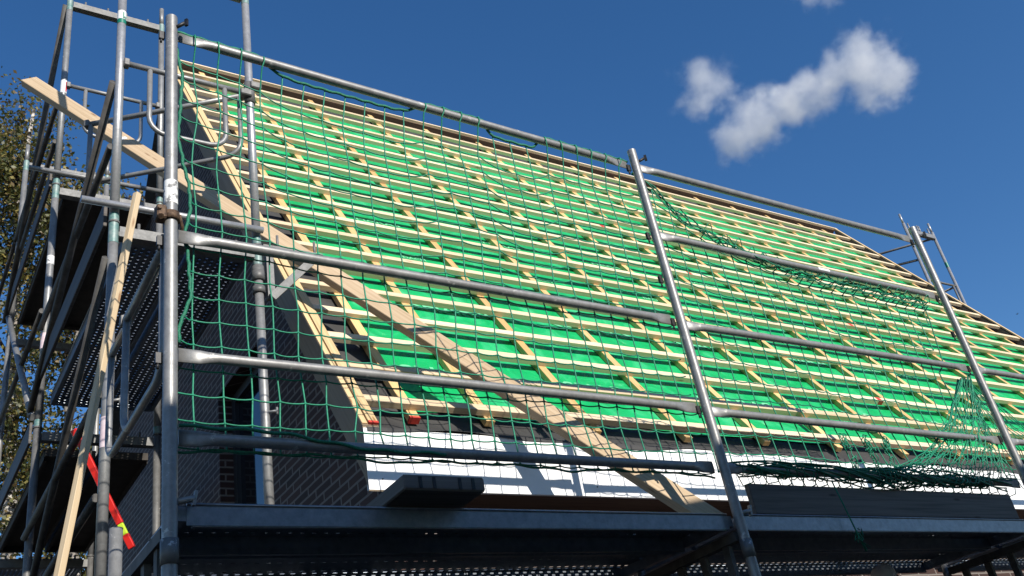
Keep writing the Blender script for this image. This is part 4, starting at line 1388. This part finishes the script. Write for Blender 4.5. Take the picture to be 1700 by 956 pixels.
# ------------------------------------------------------------------ workman behind the deck
def person(base, rz):
    me = bpy.data.meshes.new('person')
    J = {}
    vs_, es, rs = [], [], []
    def add(n_, p_, r_, par=None):
        J[n_] = len(vs_); vs_.append(p_); rs.append(r_)
        if par: es.append((J[par], J[n_]))
    add('pelvis', (0, 0, .95), (.15, .11)); add('waist', (0, 0, 1.10), (.14, .10), 'pelvis'); add('chest', (0, .01, 1.33), (.17, .115), 'waist')
    add('neck0', (0, 0, 1.48), (.075, .07), 'chest'); add('neck', (0, .01, 1.55), (.055, .055), 'neck0')
    add('jaw', (0, .025, 1.61), (.058, .07), 'neck'); add('face', (0, .025, 1.68), (.072, .088), 'jaw'); add('crown', (0, .01, 1.745), (.070, .085), 'face'); add('top', (0, .0, 1.785), (.035, .045), 'crown')
    for s, n_ in ((-1, 'l'), (1, 'r')):
        add('sh' + n_, (s * .19, 0, 1.42), (.06, .06), 'chest'); add('el' + n_, (s * .25, .03, 1.14), (.043, .043), 'sh' + n_)
        add('wr' + n_, (s * .24, .14, .92), (.03, .028), 'el' + n_); add('pa' + n_, (s * .235, .17, .86), (.036, .02), 'wr' + n_)
        for q in range(4):
            dx = (q - 1.5) * .018
            add(f'f{n_}{q}', (s * .235 + dx, .185, .82), (.010, .010), 'pa' + n_); add(f'g{n_}{q}', (s * .235 + dx, .195, .785 + .006 * abs(q - 1.5)), (.008, .008), f'f{n_}{q}')
        add('t' + n_, (s * .20, .19, .85), (.011, .011), 'pa' + n_)
        add('hi' + n_, (s * .095, 0, .88), (.09, .09), 'pelvis'); add('kn' + n_, (s * .10, .02, .50), (.06, .06), 'hi' + n_)
        add('an' + n_, (s * .10, 0, .09), (.042, .045), 'kn' + n_); add('to' + n_, (s * .11, .15, .04), (.042, .03), 'an' + n_)
    me.from_pydata(vs_, es, [])
    o = bpy.data.objects.new('person', me)
    COL.objects.link(o)
    sk = o.modifiers.new('skin', 'SKIN'); sk.use_smooth_shade = True
    for i, r_ in enumerate(rs): me.skin_vertices[0].data[i].radius = r_
    me.skin_vertices[0].data[0].use_root = True
    ss = o.modifiers.new('sub', 'SUBSURF'); ss.levels = 1; ss.render_levels = 2
    o.location = base; o.rotation_euler = (0, 0, rz)
    m_, t_, b_ = newmat('workman')
    tc_ = N(t_, "ShaderNodeTexCoord"); sx = N(t_, "ShaderNodeSeparateXYZ"); t_.links.new(tc_.outputs['Object'], sx.inputs[0])
    c_ = ramp(t_, sx.outputs[2], [(.0, (.03, .03, .05)), (.5, (.03, .035, .06)), (.53, (.10, .10, .11)), (.845, (.10, .10, .11)), (.85, (.36, .22, .16)), (1, (.36, .22, .16))])
    mr = [n_ for n_ in t_.nodes if n_.type == 'VALTORGB'][0]
    dv = N(t_, "ShaderNodeMath", operation='DIVIDE'); dv.inputs[1].default_value = 1.8
    t_.links.new(sx.outputs[2], dv.inputs[0]); t_.links.new(dv.outputs[0], mr.inputs['Fac'])
    b_.inputs['Roughness'].default_value = .45
    me.materials.append(m_)
    tag(o, 'person in dark work clothes, only the bald crown showing under the deck', 'person')
    # face details and hair fringe
    f_ = MB()
    for s in (-1, 1):
        f_.ball(V((s * .032, .102, 1.685)), (.012, .008, .009)); f_.ball(V((s * .078, .02, 1.67)), (.012, .022, .034))
    f_.tube([(0, .105, 1.69), (0, .125, 1.655), (0, .11, 1.645)], [.010, .014, .008], 8)
    f_.box((0, .10, 1.615), (1, 0, 0), (0, 1, 0), (0, 0, 1), .045, .01, .008)
    fo = bpy.data.objects.new('face_features', f_.mesh('face_features', flat('skin_tone', (.34, .20, .15), .5)))
    COL.objects.link(fo); fo.parent = o
    return o
PB = V((5.08, 3.68, .862))
person(PB, R(180))
wp = thing('work_platform', 'low trestle platform behind the deck that the workman stands on', 'trestle', (5.1, 3.68, 0))
a = MB()
for y in (3.54, 3.68, 3.82): a.abox(4.1, 5.7, y - .065, y + .065, .817, .857, .004)
a.build('boards', M['plank'], wp)
for x in (4.3, 5.5):
    for s in (-1, 1):
        a = MB(); a.tube([(x, 3.68 + s * .18, .004), (x, 3.68 + s * .06, .815)], .022, 8); a.build('leg', M['galv_dark'], wp)

# ------------------------------------------------------------------ unseen house added to throw the shade on the lower scaffolding
nb = thing('unseen_shade_house', 'unseen tall rendered house added behind the photographer to shade the lower scaffolding', 'house', (3, -6, 0))
YF = -2.4
HZ = 3.03 + 0.525 * (3.0 - YF)
a = MB(); a.abox(-1.6, 9.6, -11, YF - .5, 0, HZ - .3); a.build('wall', noisy('grey_render', (.42, .42, .42), (.50, .50, .49), .9, 0, 4), nb)
a = MB()
a.prism([(-2, YF, HZ), (-2, YF, HZ - .18), (-2, -11.6, HZ - .18), (-2, -11.6, HZ), (-2, -6.8, HZ + 2.0)], (12, 0, 0)); a.build('roof', M['felt'], nb)
for k in range(3):
    for z in (1.0, 3.4):
        x = 0 + k * 3.6
        a = MB(); a.abox(x, x + 1.2, YF - .5, YF - .46, z, z + 1.3); wd = a.build('window', M['upvc'], nb)
        a = MB(); a.abox(x + .08, x + 1.12, YF - .46, YF - .45, z + .08, z + 1.22); a.build('pane', M['glass'], wd)
